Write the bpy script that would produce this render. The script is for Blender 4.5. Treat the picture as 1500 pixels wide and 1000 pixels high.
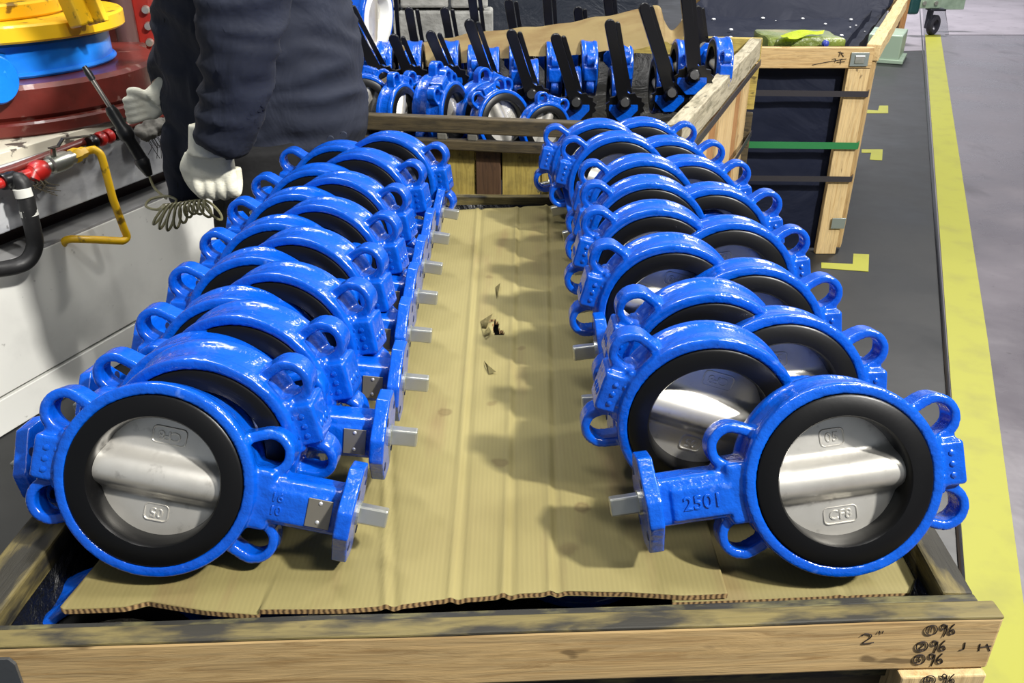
import bpy, bmesh, math, random
from mathutils import Vector, Matrix, noise
random.seed(7)
R_ = math.radians
scn = bpy.context.scene
for o in list(bpy.data.objects): bpy.data.objects.remove(o)
COL = scn.collection

# ------------------------------------------------------------------ camera
F, PITCH, CH = 1250.0, R_(27.8), 1.35
cd = bpy.data.cameras.new('camera'); cam = bpy.data.objects.new('camera', cd); COL.objects.link(cam)
cd.sensor_width = 36; cd.lens = F/1500*36; cd.clip_start = 0.05; cd.clip_end = 60
cam.location = (0, 0, CH); cam.rotation_euler = (math.pi/2-PITCH, 0, 0)
scn.camera = cam
def ray(px, py):
    a = (px-750)/F; b = (500-py)/F
    return Vector((a, math.cos(PITCH)+b*math.sin(PITCH), -math.sin(PITCH)+b*math.cos(PITCH)))
def P(px, py, z):                      # point of the view ray at height z
    d = ray(px, py); t = (z-CH)/d.z
    return Vector((0, 0, CH))+d*t
def PY(px, py, y):                     # point of the view ray at distance y
    d = ray(px, py)
    return Vector((0, 0, CH))+d*(y/d.y)

# ------------------------------------------------------------------ world, lamps, exposure
w = bpy.data.worlds.new('hall'); scn.world = w; w.use_nodes = True
w.node_tree.nodes['Background'].inputs[0].default_value = (.80, .88, 1.0, 1)
w.node_tree.nodes['Background'].inputs[1].default_value = .27
def lamp(loc, target, size, power, col=(1, .97, .92), sy=None):
    l = bpy.data.lights.new('hall_or_fill_lamp', 'AREA'); l.energy = power; l.size = size; l.color = col
    if sy: l.shape = 'RECTANGLE'; l.size_y = sy
    o = bpy.data.objects.new('hall_or_fill_lamp', l); COL.objects.link(o); o.location = loc
    o.rotation_euler = (Vector(target)-Vector(loc)).to_track_quat('-Z', 'Y').to_euler()
lamp((2.3, 1.6, 3.9), (0, 1.2, .7), .35, 50)
lamp((3.0, -.9, 4.5), (-1.0, 2.1, .4), .26, 600)  # unseen fill lamp, added and aimed to brighten the bench
lamp((1.2, -.5, 3.5), (-.8, 1.6, .5), .4, 40)
lamp((-1.6, 3.6, 4.6), (-.3, 1.6, .7), .5, 90)
lamp((3.5, 5.6, 4.8), (3.5, 5.5, 0), .6, 420)  # unseen fill lamp, placed to brighten the far aisle floor
lamp((3.5, 11.0, 4.8), (4.2, 13.0, 1.6), 1.2, 1000, (1, .97, 1))  # unseen fill lamp, added to light the back wall and far floor
lamp((-.4, 1.9, 4.4), (-.2, 1.7, .7), .3, 70, (1, .98, .95), 1.4)
vs = scn.view_settings
scn.display_settings.display_device = 'sRGB'
vs.view_transform = 'Standard'; vs.look = 'None'; vs.gamma = 1; vs.exposure = -.15; vs.use_curve_mapping = False

# ------------------------------------------------------------------ materials
def srgb(*c):
    return tuple(((x/255)/12.92 if x/255 <= .04045 else ((x/255+.055)/1.055)**2.4) for x in c)+(1,)
class M:
    def __init__(s, name, col, rough=.5, metal=0., coat=0., spec=.5):
        s.m = bpy.data.materials.new(name); s.m.use_nodes = True
        s.t = s.m.node_tree; s.b = s.t.nodes['Principled BSDF']
        s.b.inputs['Base Color'].default_value = col; s.b.inputs['Roughness'].default_value = rough
        s.b.inputs['Metallic'].default_value = metal; s.b.inputs['Coat Weight'].default_value = coat
        s.b.inputs['Specular IOR Level'].default_value = spec
        s.bump_in = None; s.col = None; s.c0 = col; s.vec = None
    def n(s, typ, **kw):
        nd = s.t.nodes.new(typ)
        for k, v in kw.items(): setattr(nd, k, v)
        return nd
    def l(s, a, b): s.t.links.new(a, b)
    def coords(s, scale=(1, 1, 1), rot=(0, 0, 0)):
        tc = s.n('ShaderNodeTexCoord'); mp = s.n('ShaderNodeMapping')
        mp.inputs['Scale'].default_value = scale; mp.inputs['Rotation'].default_value = rot
        s.l(tc.outputs['Object'], mp.inputs['Vector']); return mp.outputs['Vector']
    def noise(s, sc, scale=(1, 1, 1), detail=4, rough=.55, dist=0.):
        nz = s.n('ShaderNodeTexNoise'); nz.inputs['Scale'].default_value = sc; nz.inputs['Detail'].default_value = detail
        nz.inputs['Roughness'].default_value = rough; nz.inputs['Distortion'].default_value = dist
        s.l(s.coords(scale), nz.inputs['Vector']); return nz.outputs['Fac']
    def ramp(s, fac, stops):
        r = s.n('ShaderNodeValToRGB'); e = r.color_ramp.elements
        while len(e) < len(stops): e.new(.5)
        for i, (p, c) in enumerate(stops):
            e[i].position = p; e[i].color = c if len(c) == 4 else (*c, 1)
        s.l(fac, r.inputs['Fac']); return r.outputs['Color']
    def mix(s, fac, a, b, mode='MIX'):
        mx = s.n('ShaderNodeMix'); mx.data_type = 'RGBA'; mx.blend_type = mode
        for v, i in ((fac, 0), (a, 6), (b, 7)):
            if isinstance(v, (int, float, tuple)): mx.inputs[i].default_value = v
            else: s.l(v, mx.inputs[i])
        return mx.outputs[2]
    def color(s, c): s.col = c; s.l(c, s.b.inputs['Base Color']); return s
    def dirt(s, sc, lo, hi, col, amount=1., scale=(1, 1, 1), detail=5):
        f = s.ramp(s.noise(sc, scale, detail), [(lo, (0, 0, 0, 1)), (hi, (amount, amount, amount, 1))])
        return s.color(s.mix(f, s.col if s.col else s.c0, col))
    def rough(s, sc, a, b, scale=(1, 1, 1)):
        s.l(s.ramp(s.noise(sc, scale), [(.3, (a,)*3), (.7, (b,)*3)]), s.b.inputs['Roughness']); return s
    def bump(s, fac, strength=.3, dist=.01):
        bp = s.n('ShaderNodeBump'); bp.inputs['Strength'].default_value = strength; bp.inputs['Distance'].default_value = dist
        s.l(fac, bp.inputs['Height'])
        if s.bump_in: s.l(s.bump_in, bp.inputs['Normal'])
        s.bump_in = bp.outputs['Normal']; s.l(s.bump_in, s.b.inputs['Normal']); return s
def wood(name, light, dark, grime=None, ga=.8, glo=.45, ghi=.65, gsc=(8, 30, 30), rough=.7, knots=True):
    m = M(name, light, rough)
    g = m.noise(6, (1.2, 14, 14), 6, .65, 1.2)
    c = m.ramp(g, [(.3, dark), (.5, light), (.75, tuple(min(1, x*1.18) for x in light[:3])+(1,))])
    m.color(c)
    f = m.noise(26, (.35, 9, 9), 3)
    m.color(m.mix(.35, m.col, m.ramp(f, [(.35, tuple(x*.5 for x in dark[:3])+(1,)), (.6, light)]), 'MULTIPLY'))
    if knots: m.dirt(15, .70, .74, tuple(x*.35 for x in dark[:3])+(1,), .85, (1, 2.2, 2.2), 2)
    if grime: m.dirt(1.6, glo, ghi, grime, ga, gsc)
    m.bump(g, .25, .004); m.bump(f, .2, .002)
    return m.m
def plain(name, col, rough=.5, metal=0., bump=None, dirt=None, coat=0.):
    m = M(name, col, rough, metal, coat)
    if dirt: m.dirt(*dirt)
    if bump: m.bump(m.noise(bump[0]), bump[1], bump[2])
    return m.m
bl = M('blue_paint', srgb(4, 82, 188), .22, 0, .4)
bl.dirt(9, .3, .75, srgb(2, 62, 166), .8); bl.dirt(38, .66, .74, srgb(110, 150, 220), .4)
bl.bump(bl.noise(48, (1, 1, 1), 4), .6, .005); bl.bump(bl.noise(170), .2, .0015)
BLUE = bl.m
RUB = plain('black_rubber', srgb(9, 9, 10), .36, 0, (120, .08, .001)); RUB.node_tree.nodes['Principled BSDF'].inputs['Specular IOR Level'].default_value = .3
st = M('cast_steel', srgb(228, 225, 216), .4, .75)
st.dirt(14, .4, .7, srgb(204, 200, 190), .8); st.dirt(60, .6, .72, srgb(150, 146, 138), .5)
st.bump(st.noise(110), .12, .001); STEEL = st.m
ZINC = plain('bare_steel', srgb(190, 190, 180), .32, .8, (90, .1, .001), (25, .45, .65, srgb(150, 160, 140), .6))
PLATE = plain('name_plate_metal', srgb(120, 116, 106), .5, .55, (80, .1, .001))
RIV = plain('rivet_metal', srgb(225, 225, 225), .3, .7)
BLK = plain('black_lever_paint', srgb(13, 13, 15), .3, 0, (60, .1, .002))
WHITESEAT = plain('white_seat', srgb(228, 230, 228), .45, 0, (40, .1, .001))
PINE = wood('pine_board', srgb(194, 168, 120), srgb(160, 130, 84), srgb(120, 92, 48), .5, .55, .8)
PINEPALE = wood('pale_pine', srgb(206, 184, 138), srgb(176, 148, 100))
OILY = wood('oil_stained_pine', srgb(116, 104, 58), srgb(70, 62, 32), srgb(22, 21, 16), .95, .46, .6, (6, 22, 22))
PLY = wood('grimy_ply', srgb(110, 104, 62), srgb(48, 44, 26), srgb(10, 10, 9), .95, .38, .54, (12, 30, 30))
OLD = wood('old_dark_pine', srgb(90, 78, 52), srgb(54, 46, 30), srgb(30, 27, 20), .8, .45, .7)
OSB = wood('stained_board', srgb(178, 160, 84), srgb(136, 118, 54), srgb(70, 58, 28), .6, .5, .75, (14, 14, 14))
BROWN = wood('brown_board', srgb(92, 66, 42), srgb(58, 40, 24))
GREYW = wood('weathered_rail', srgb(176, 168, 146), srgb(122, 114, 92), srgb(92, 88, 66), .8, .5, .7)
SLATW = wood('slat_pine', srgb(206, 182, 136), srgb(174, 144, 98))
SLATB = wood('slat_brown', srgb(176, 132, 82), srgb(132, 92, 50))
LIN = M('black_liner', srgb(9, 10, 12), .42); LIN.b.inputs['Specular IOR Level'].default_value = .35; LIN.bump(LIN.noise(9, (1, 1, 1), 6, .6, 1.5), .7, .03); LINER = LIN.m
NV = M('navy_liner', srgb(11, 18, 38), .7); NV.b.inputs['Specular IOR Level'].default_value = .25; NV.bump(NV.noise(3, (1, 1, 1), 4, .5, 1), .4, .05); NAVYSHEET = NV.m
INK = plain('ink', srgb(38, 28, 22), .8)
TAPE = plain('yellow_floor_paint', srgb(134, 134, 32), .55, 0, (30, .1, .002), (7, .5, .75, srgb(116, 114, 38), .7))

# ------------------------------------------------------------------ mesh helpers
def tag(o, label=None, cat=None, group=None, kind=None):
    if label: o['label'] = label
    if cat: o['category'] = cat
    if group: o['group'] = group
    if kind: o['kind'] = kind
    return o
def empty(name, loc, label, cat, group=None, rz=0):
    o = bpy.data.objects.new(name, None); COL.objects.link(o); o.empty_display_size = .05
    o.location = loc; o.rotation_euler.z = rz
    return tag(o, label, cat, group)
def link(name, me, mat, parent=None, mw=None):
    mat = getattr(mat, 'm', mat)
    o = bpy.data.objects.new(name, me); COL.objects.link(o)
    if mat and not me.materials: me.materials.append(mat)
    if parent:
        o.parent = parent
        pm = full(parent)
        if mw is not None: o.matrix_local = pm.inverted() @ mw
        else: o.matrix_local = pm.inverted()
    elif mw is not None: o.matrix_local = mw
    return o
def full(o):
    m = o.matrix_basis.copy() if o.parent is None else o.matrix_local.copy()
    if o.parent: m = full(o.parent) @ m
    return m
def mesh(name, bm, smooth=False):
    bmesh.ops.recalc_face_normals(bm, faces=bm.faces)
    me = bpy.data.meshes.new(name); bm.to_mesh(me); bm.free()
    if smooth: me.polygons.foreach_set('use_smooth', [True]*len(me.polygons)); me.set_sharp_from_angle(angle=R_(40))
    return me
def obj(name, bm, mat, parent=None, smooth=False, mw=None): return link(name, mesh(name, bm, smooth), mat, parent, mw)
def I4(): return Matrix.Identity(4)
def box(bm, sx, sy, sz, mw=None, bev=0, seg=2):
    r = bmesh.ops.create_cube(bm, size=1)
    vs_ = r['verts']; bmesh.ops.scale(bm, vec=(sx, sy, sz), verts=vs_)
    if bev:
        es = list({e for v in vs_ for e in v.link_edges})
        rr = bmesh.ops.bevel(bm, geom=es, offset=bev, segments=seg, affect='EDGES', profile=.5)
        vs_ = list({v for f in rr['faces'] for v in f.verts} | {v for v in vs_ if v.is_valid})
    if mw is not None: bmesh.ops.transform(bm, matrix=mw, verts=vs_)
    return vs_
def lathe(bm, prof, seg=64, mw=None, closed=True, axis='Y'):
    rings = []
    for i in range(seg):
        a = 2*math.pi*i/seg; c, s = math.cos(a), math.sin(a); rg = []
        for r, y in prof:
            p = Vector((r*c, y, r*s)) if axis == 'Y' else Vector((r*c, r*s, y))
            rg.append(bm.verts.new(mw @ p if mw is not None else p))
        rings.append(rg)
    k = len(prof)
    for i in range(seg):
        a, b = rings[i], rings[(i+1) % seg]
        for j in range(k if closed else k-1):
            bm.faces.new((a[j], a[(j+1) % k], b[(j+1) % k], b[j]))
    if not closed:
        bm.faces.new([r[0] for r in rings]); bm.faces.new([r[-1] for r in rings])
def prism(bm, outer, h0, h1, inner=None, mw=None):   # loops of (x,z), extruded along y
    def mk(lp, y): return [bm.verts.new((mw if mw is not None else I4()) @ Vector((x, y, z))) for x, z in lp]
    n = len(outer); a0, a1 = mk(outer, h0), mk(outer, h1)
    for i in range(n): bm.faces.new((a0[i], a0[(i+1) % n], a1[(i+1) % n], a1[i]))
    if inner:
        b0, b1 = mk(inner, h0), mk(inner, h1)
        for i in range(n):
            j = (i+1) % n
            bm.faces.new((b0[i], b1[i], b1[j], b0[j])); bm.faces.new((a0[i], b0[i], b0[j], a0[j])); bm.faces.new((a1[i], a1[j], b1[j], b1[i]))
    else:
        bm.faces.new(a0); bm.faces.new(a1)
def tube(bm, pts, rad, seg=10, caps=True):
    pts = [Vector(p) for p in pts]; rings = []; up = Vector((0, 0, 1)); n0 = None
    for i, p in enumerate(pts):
        t = (pts[min(i+1, len(pts)-1)]-pts[max(i-1, 0)]).normalized()
        if n0 is None:
            n0 = t.orthogonal().normalized()
        n0 = (n0-t*n0.dot(t)).normalized(); b = t.cross(n0)
        r = rad[i] if isinstance(rad, (list, tuple)) else rad
        rings.append([bm.verts.new(p+(n0*math.cos(2*math.pi*k/seg)+b*math.sin(2*math.pi*k/seg))*r) for k in range(seg)])
    for a, b in zip(rings, rings[1:]):
        for k in range(seg): bm.faces.new((a[k], a[(k+1) % seg], b[(k+1) % seg], b[k]))
    if caps: bm.faces.new(rings[0]); bm.faces.new(list(reversed(rings[-1])))
def bez(pts, n=8):                     # smooth path through points (Catmull-Rom)
    pts = [Vector(p) for p in pts]; out = []
    for i in range(len(pts)-1):
        p0 = pts[max(i-1, 0)]; p1 = pts[i]; p2 = pts[i+1]; p3 = pts[min(i+2, len(pts)-1)]
        for k in range(n):
            t = k/n
            out.append(.5*((2*p1)+(p2-p0)*t+(2*p0-5*p1+4*p2-p3)*t*t+(3*p1-p0-3*p2+p3)*t**3))
    return out+[pts[-1]]
def fuse(name, bm, voxel, iters=4, factor=.5):      # weld overlapping solids into one cast skin
    me = mesh(name, bm); o = bpy.data.objects.new('tmp', me); COL.objects.link(o)
    m = o.modifiers.new('r', 'REMESH'); m.mode = 'VOXEL'; m.voxel_size = voxel
    if iters:
        s = o.modifiers.new('s', 'SMOOTH'); s.factor = factor; s.iterations = iters
    dg = bpy.context.evaluated_depsgraph_get()
    out = bpy.data.meshes.new_from_object(o.evaluated_get(dg)); out.name = name
    bpy.data.objects.remove(o)
    out.polygons.foreach_set('use_smooth', [True]*len(out.polygons)); out.materials.clear()
    return out
def text_bm(bm, s, size, depth, mw):
    c = bpy.data.curves.new('t', 'FONT'); c.body = s; c.size = size; c.extrude = depth; c.align_x = 'CENTER'; c.align_y = 'CENTER'
    c.resolution_u = 3; c.bevel_depth = size*.02; c.bevel_resolution = 0
    o = bpy.data.objects.new('t', c); COL.objects.link(o)
    dg = bpy.context.evaluated_depsgraph_get()
    me = bpy.data.meshes.new_from_object(o.evaluated_get(dg)); bpy.data.objects.remove(o)
    me.transform(mw); bm.from_mesh(me); bpy.data.meshes.remove(me)
def frame_axes(x, z_hint=Vector((0, 0, 1))):
    x = x.normalized(); y = z_hint.cross(x).normalized(); z = x.cross(y)
    m = Matrix((x, y, z)).transposed().to_4x4(); return m
def beam(name, a, b, wid, hgt, mat, parent=None, hint=(0, 0, 1), bev=.003, off=(0, 0), rough=0):
    """board from a to b; local x is its length; wid across (local y), hgt along hint (local z)"""
    a, b = Vector(a), Vector(b); L = (b-a).length; m = frame_axes(b-a, Vector(hint))
    m.translation = (a+b)/2+m.to_3x3() @ Vector((0, off[0], off[1]))
    bm = bmesh.new(); box(bm, L, wid, hgt, None, bev, 2)
    if rough:
        bmesh.ops.subdivide_edges(bm, edges=[e for e in bm.edges if abs((e.verts[0].co-e.verts[1].co).x) > L*.5], cuts=24)
        for v in bm.verts:
            q = noise.noise_vector(v.co*7+Vector((L*3, 0, 0)))*rough; v.co += Vector((0, q.y, q.z))
    return obj(name, bm, mat, parent, False, m)
def copy_thing(root, mw, label, group=None):
    r = root.copy(); COL.objects.link(r); r.matrix_local = mw
    r['label'] = label
    if group: r['group'] = group
    for ch in root.children:
        c = ch.copy(); COL.objects.link(c); c.parent = r
        for g in ch.children:
            d = g.copy(); COL.objects.link(d); d.parent = c
    return r

# ================================================================== FLOOR AND SETTING
def quadmesh(pts):
    bm = bmesh.new(); bm.faces.new([bm.verts.new(p) for p in pts]); return bm
def stripe_x(y, right=False):
    return (1353+.0735*(y-51)) if not right else (1377.5+(69.5/449)*(y-51))
fl = M('shop_floor', srgb(25, 26, 27), .34); fl.dirt(1.3, .35, .75, srgb(34, 35, 36), .8); fl.dirt(12, .55, .75, srgb(28, 29, 30), .5)
fl.b.inputs['Specular IOR Level'].default_value = .35; fl.rough(2.2, .34, .55); fl.bump(fl.noise(2.5), .12, .02)
ai = M('aisle_floor', srgb(82, 78, 84), .3); ai.dirt(1.5, .35, .7, srgb(100, 95, 101), .8); ai.dirt(5, .58, .75, srgb(64, 61, 66), .8, (1, .3, 1)); ai.dirt(30, .64, .74, srgb(50, 47, 50), .5)
ai.rough(3, .2, .42); ai.bump(ai.noise(3.5), .15, .02)
f0 = P(stripe_x(51), 51, 0); f1 = P(1386, 500, 0)
u = (f0-f1).normalized(); nrm = Vector((u.y, -u.x, 0))
far = f1+u*14; near = f1-u*5
floor = obj('floor', quadmesh([near-nrm*9, near, far, far-nrm*12]), fl.m); tag(floor, kind='structure')
floor2 = obj('floor.001', quadmesh([near, near+nrm*8, far+nrm*8, far]), ai.m); tag(floor2, kind='structure')
# walls and roof of the hall, far outside the frame
wl = plain('hall_wall', srgb(150, 155, 160), .7)
for nm, a, b in (('wall_back', far-nrm*12, far+nrm*8), ('wall_right', far+nrm*8, near+nrm*8)):
    tag(obj(nm, quadmesh([a, b, b+Vector((0, 0, 7)), a+Vector((0, 0, 7))]), wl), kind='structure')
# yellow lane stripe
def slab(pts, z, th):
    bm = bmesh.new(); n = len(pts)
    a = [bm.verts.new((p[0], p[1], z)) for p in pts]; b = [bm.verts.new((p[0], p[1], z+th)) for p in pts]
    bm.faces.new(a); bm.faces.new(b)
    for i in range(n): bm.faces.new((a[i], a[(i+1) % n], b[(i+1) % n], b[i]))
    return bm
sl = [P(stripe_x(y)+2, y, 0) for y in (51, 300, 500, 1150)]; sr = [P(stripe_x(y, True), y, 0) for y in (51, 300, 500)]+[P(1535, 1150, 0)]
tag(obj('lane_stripe', slab(sl+sr[::-1], .0005, .002), TAPE), 'broad yellow stripe painted along the edge of the aisle', 'floor marking')
es = [P(stripe_x(y)-3, y, 0) for y in (-20, 51, 300, 500, 1150)]
bm = bmesh.new(); tube(bm, [p+Vector((0, 0, .004)) for p in es], .006, 6)
tag(obj('edge_strip', bm, plain('strip_dark', srgb(30, 30, 34), .3)), 'thin dark edge strip running along the yellow stripe', 'floor strip')
for k, (pts, lb) in enumerate([
        ([(1203, 385), (1249, 387), (1250, 372), (1273, 373), (1272, 398), (1203, 393)], 'nearest yellow tape corner mark on the dark floor'),
        ([(1262, 219), (1293, 219), (1292, 235), (1274, 234), (1276, 224), (1262, 224)], 'middle yellow tape corner mark beside the crate post'),
        ([(1269, 161), (1286, 162), (1288, 155), (1301, 155), (1301, 166), (1269, 166)], 'farthest yellow tape corner mark beside the crate post')]):
    tag(obj('tape_mark', slab([P(x, y, 0) for x, y in pts], .0005, .0015), TAPE), lb, 'floor marking', 'yellow corner marks on the floor')
# joints in the aisle floor
jm = plain('joint_dark', srgb(46, 42, 46), .6)
for i, (a, b, wd) in enumerate((((1385, 51), (1560, 51), .03), ((1403, 5), (1416, 49), .02), ((1412, 0), (1430, 49), .015), ((1384, 12), (1391, 49), .012))):
    beam('trim_%d' % (i+1), P(*a, 0)+Vector((0, 0, .001)), P(*b, 0)+Vector((0, 0, .001)), wd, .002, jm, bev=0)['kind'] = 'structure'

# ================================================================== NEAR CRATE
ZR = .745                                   # top of its rails
crate = empty('wooden_crate', (0, 1.2, 0), 'open wooden crate in the foreground holding two rows of blue valves', 'crate')
FRc, FLc = P(1472, 905, ZR), P(-114, 954, ZR)          # outer front corners of the rail
BRc = FRc+(P(1100, 315, ZR)-P(1454, 908, ZR)).normalized()*1.35
BRc = Vector((.51, 1.865, ZR)); BLc = Vector((-.49, 1.865, ZR))
fw, fh = .0215, .066
dirf = (FRc-FLc).normalized(); inn = Vector((-dirf.y, dirf.x, 0))
dn = Vector((0, 0, -fh/2))
beam('rail', FLc+inn*fw/2+dn, FRc+inn*fw/2+dn, fw, fh, PINE, crate, bev=.003, rough=.0012)
# oily top skin of the rail and the ply lip behind it
beam('top_batten', FLc+inn*.0107+Vector((0, 0, .0005)), FRc+inn*.0107+Vector((0, 0, .0005)), .0216, .004, OILY, crate, bev=.002, rough=.0012)
beam('ply_edge', FLc+inn*.0262+Vector((0, 0, -.052)), FRc-dirf*.014+inn*.0262+Vector((0, 0, -.0485)), .009, .1, PLY, crate, bev=.001, rough=.0012)
def side_rail(a, b, wd, sgn, mat):
    d = (b-a).normalized(); s = Vector((-d.y, d.x, 0))*sgn
    return beam('rail', a+s*wd/2+dn, b+s*wd/2+dn, wd, fh, mat, crate, bev=.003, rough=.002)
side_rail(FRc+inn*.032-dirf*.012, BRc, .03, 1, OILY)
side_rail(FLc+inn*.032, BLc, .045, -1, OILY)
beam('rail', BLc+Vector((.05, 0, -fh/2-.004)), BRc+Vector((-.045, 0, -fh/2-.004)), .02, fh, OILY, crate, bev=.002, rough=.002)
# boards of the crate sides below the rails, and corner posts
for (a, b, nb) in ((FLc+inn*.034, FRc+inn*.034, 4), (FRc+inn*.05-dirf*.03, BRc-Vector((.03, 0, 0)), 4), (FLc+inn*.05+dirf*.04, BLc+Vector((.04, 0, 0)), 4)):
    for k in range(nb):
        z = ZR-.135-.13*k
        beam('board', Vector((a.x, a.y, z)), Vector((b.x, b.y, z)), .012, .12, OLD, crate, bev=.001)
for c, off in ((FRc, inn*.03-dirf*.05), (FLc, inn*.03+dirf*.05), (BRc, Vector((-.05, -.03, 0))), (BLc, Vector((.05, -.03, 0)))):
    q = c+off
    beam('post', Vector((q.x, q.y, 0)), Vector((q.x, q.y, ZR-fh)), .035, .07, PINEPALE, crate, hint=dirf, bev=.003)
q = FRc-dirf*.045+inn*.004
beam('post', Vector((q.x, q.y, .1)), Vector((q.x, q.y, ZR-fh-.002)), .022, .085, PINEPALE, crate, hint=dirf, bev=.002)
# black plastic liner: a sagging tray inside the rails
def liner(name, quad, depth, mat, parent, rim=0.0, n=26):
    bm = bmesh.new(); g = []
    a, b, c, d = [Vector(q) for q in quad]
    for i in range(n+1):
        row = []
        for j in range(n+1):
            s, t = i/n, j/n
            p = (a*(1-s)+b*s)*(1-t)+(d*(1-s)+c*s)*t
            e = min(s, 1-s, t, 1-t); k = min(1, e/.05)
            q = noise.noise(p*9)*.014+noise.noise(p*26)*.006
            p = p+Vector((q, q*.7, -depth*k+q*k+rim*(1-k)))
            row.append(bm.verts.new(p))
        g.append(row)
    for i in range(n):
        for j in range(n): bm.faces.new((g[i][j], g[i+1][j], g[i+1][j+1], g[i][j+1]))
    return obj(name, bm, mat, parent, True)
lq = [FLc+inn*.032+dirf*.05, FRc+inn*.032-dirf*.045, BRc+Vector((-.05, -.02, 0)), BLc+Vector((.06, -.02, 0))]
liner('plastic_liner', [p+Vector((0, 0, -.02)) for p in lq], .17, LINER, crate)
# steel corner bracket at lower left
brk = M('bracket_steel', srgb(104, 108, 112), .4, .7); brk.bump(brk.noise(30), .2, .003)
fo = -inn*.0025
pb = [PY(x, y, (FLc.y-.004)) for x, y in ((-40, 958), (14, 961), (24, 970), (38, 1010), (-40, 1010))]
bm = bmesh.new(); base = FLc-inn*.001
def front_pt(px, py, out=.001):             # pixel -> point on the front face of the near rail
    d = ray(px, py); p0 = FLc-inn*out
    t = (p0-Vector((0, 0, CH))).dot(inn)/d.dot(inn); return Vector((0, 0, CH))+d*t
a = [bm.verts.new(front_pt(x, y, .0005)) for x, y in ((-60, 962), (14, 962), (24, 970), (42, 1020), (-60, 1020))]
b = [bm.verts.new(v.co-inn*.003) for v in a]
bm.faces.new(a); bm.faces.new(b)
for i in range(5): bm.faces.new((a[i], a[(i+1) % 5], b[(i+1) % 5], b[i]))
obj('corner_bracket', bm, brk.m, crate)
# handwriting on the rail: pen strokes
def strokes(lines, fn, rad, name, mat, parent):
    bm = bmesh.new()
    for ln in lines:
        pts = bez([fn(*p) for p in ln], 4) if len(ln) > 2 else [fn(*p) for p in ln]
        tube(bm, pts, rad, 5)
    return obj(name, bm, mat, parent)
def glyph(ch, ox, oy, sx, sy):
    G = {'2': [[(.0, .25), (.3, .0), (.8, .1), (.7, .45), (.1, 1), (1, .9)]], '9': [[(.9, .15), (.4, .0), (.1, .3), (.5, .5), (.9, .1), (.75, .6), (.35, 1.15)]],
         '6': [[(.8, 0), (.35, .35), (.1, .75), (.4, 1), (.8, .8), (.6, .5), (.2, .75)]], '1': [[(.55, .1), (.45, .9)]],
         '3': [[(.2, .1), (.7, .1), (.45, .45), (.75, .6), (.5, .95), (.15, .9)]], '4': [[(.35, 0), (.15, .6), (.9, .55)], [(.7, .1), (.5, 1.1)]],
         'o': [[(.55+.5*math.cos(t*.7)*1.05-.1*math.sin(t*.7), .5+.55*math.sin(t*.7)) for t in range(10)]], '"': [[(.3, 0), (.1, .5)], [(.8, 0), (.6, .5)]]}
    return [[(ox+x*sx, oy+y*sy) for x, y in l] for l in G[ch]]
NP = lambda x, y: front_pt(x, y, .0007)
strokes(glyph('2', 1262, 928, 18, 14)+glyph('"', 1286, 924, 10, 7), NP, .00055, 'handwriting', INK, crate)
for n_, cx, cy in (('1', 1356, 916), ('2', 1342, 940), ('3', 1338, 959)):
    strokes(glyph('o', cx, cy, 16, 13)+glyph(n_, cx+3, cy+1, 10, 10)+glyph('9', cx+22, cy-2, 11, 16)+glyph('6', cx+33, cy-2, 12, 15), NP, .00055, 'handwriting', INK, crate)
strokes([[(1414, 941), (1412, 950), (1406, 952)]], NP, .00055, 'pen_mark', INK, crate)
strokes([[(1436, 943), (1434, 953)], [(1434, 948), (1452, 946)], [(1446, 943), (1450, 953)]], NP, .00055, 'pen_mark', INK, crate)
strokes(glyph('o', 1352, 990, 17, 13)+glyph('4', 1355, 991, 11, 10)+glyph('9', 1379, 987, 9, 15)+glyph('6', 1389, 987, 11, 14), lambda x, y: front_pt(x, y, .0080), .00055, 'handwriting', INK, crate)

# ================================================================== CARDBOARD
cbm = M('cardboard', srgb(124, 115, 69), .8)
cbm.dirt(3, .35, .7, srgb(112, 101, 59), .8); cbm.dirt(1.2, .45, .7, srgb(130, 121, 76), .8)
cbm.dirt(5, .55, .75, srgb(106, 82, 52), .6, (3, .6, 1))
wv = cbm.n('ShaderNodeTexWave'); wv.inputs['Scale'].default_value = 62; wv.inputs['Distortion'].default_value = .8; wv.inputs['Detail Scale'].default_value = 3
cbm.l(cbm.coords((1, .03, 1)), wv.inputs['Vector']); 
cbm.color(cbm.mix(.06, cbm.col, wv.outputs['Color'], 'MULTIPLY')); cbm.bump(wv.outputs['Fac'], .06, .001)
cbm.bump(cbm.noise(10, (2, .5, 1), 5), .25, .006)
ZC = .728
def spot(m, p, r, col):
    tc = m.n('ShaderNodeTexCoord'); nz = m.n('ShaderNodeTexNoise'); nz.inputs['Scale'].default_value = 60
    m.l(tc.outputs['Object'], nz.inputs['Vector'])
    mx = m.n('ShaderNodeMix'); mx.data_type = 'VECTOR'; mx.inputs[0].default_value = .012
    m.l(tc.outputs['Object'], mx.inputs[4]); m.l(nz.outputs['Color'], mx.inputs[5])
    d = m.n('ShaderNodeVectorMath', operation='DISTANCE'); d.inputs[1].default_value = (p[0]*.988+.006, p[1]*.988+.006, p[2]*.988+.006)
    m.l(mx.outputs[1], d.inputs[0])
    f = m.ramp(d.outputs['Value'], [(0, (.45,)*3), (r*.75, (.4,)*3), (r*.95, (.7,)*3), (r*1.1, (0, 0, 0))])
    m.color(m.mix(f, m.col, col))
for (x, y), r in zip(((762, 509), (721, 590), (651, 603), (731, 676), (852, 742), (833, 803), (716, 235+170)), (.007, .007, .009, .0095, .0085, .011, .006)):
    spot(cbm, P(x, y, ZC), r, srgb(84, 66, 34))
CARD = cbm.m
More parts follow.
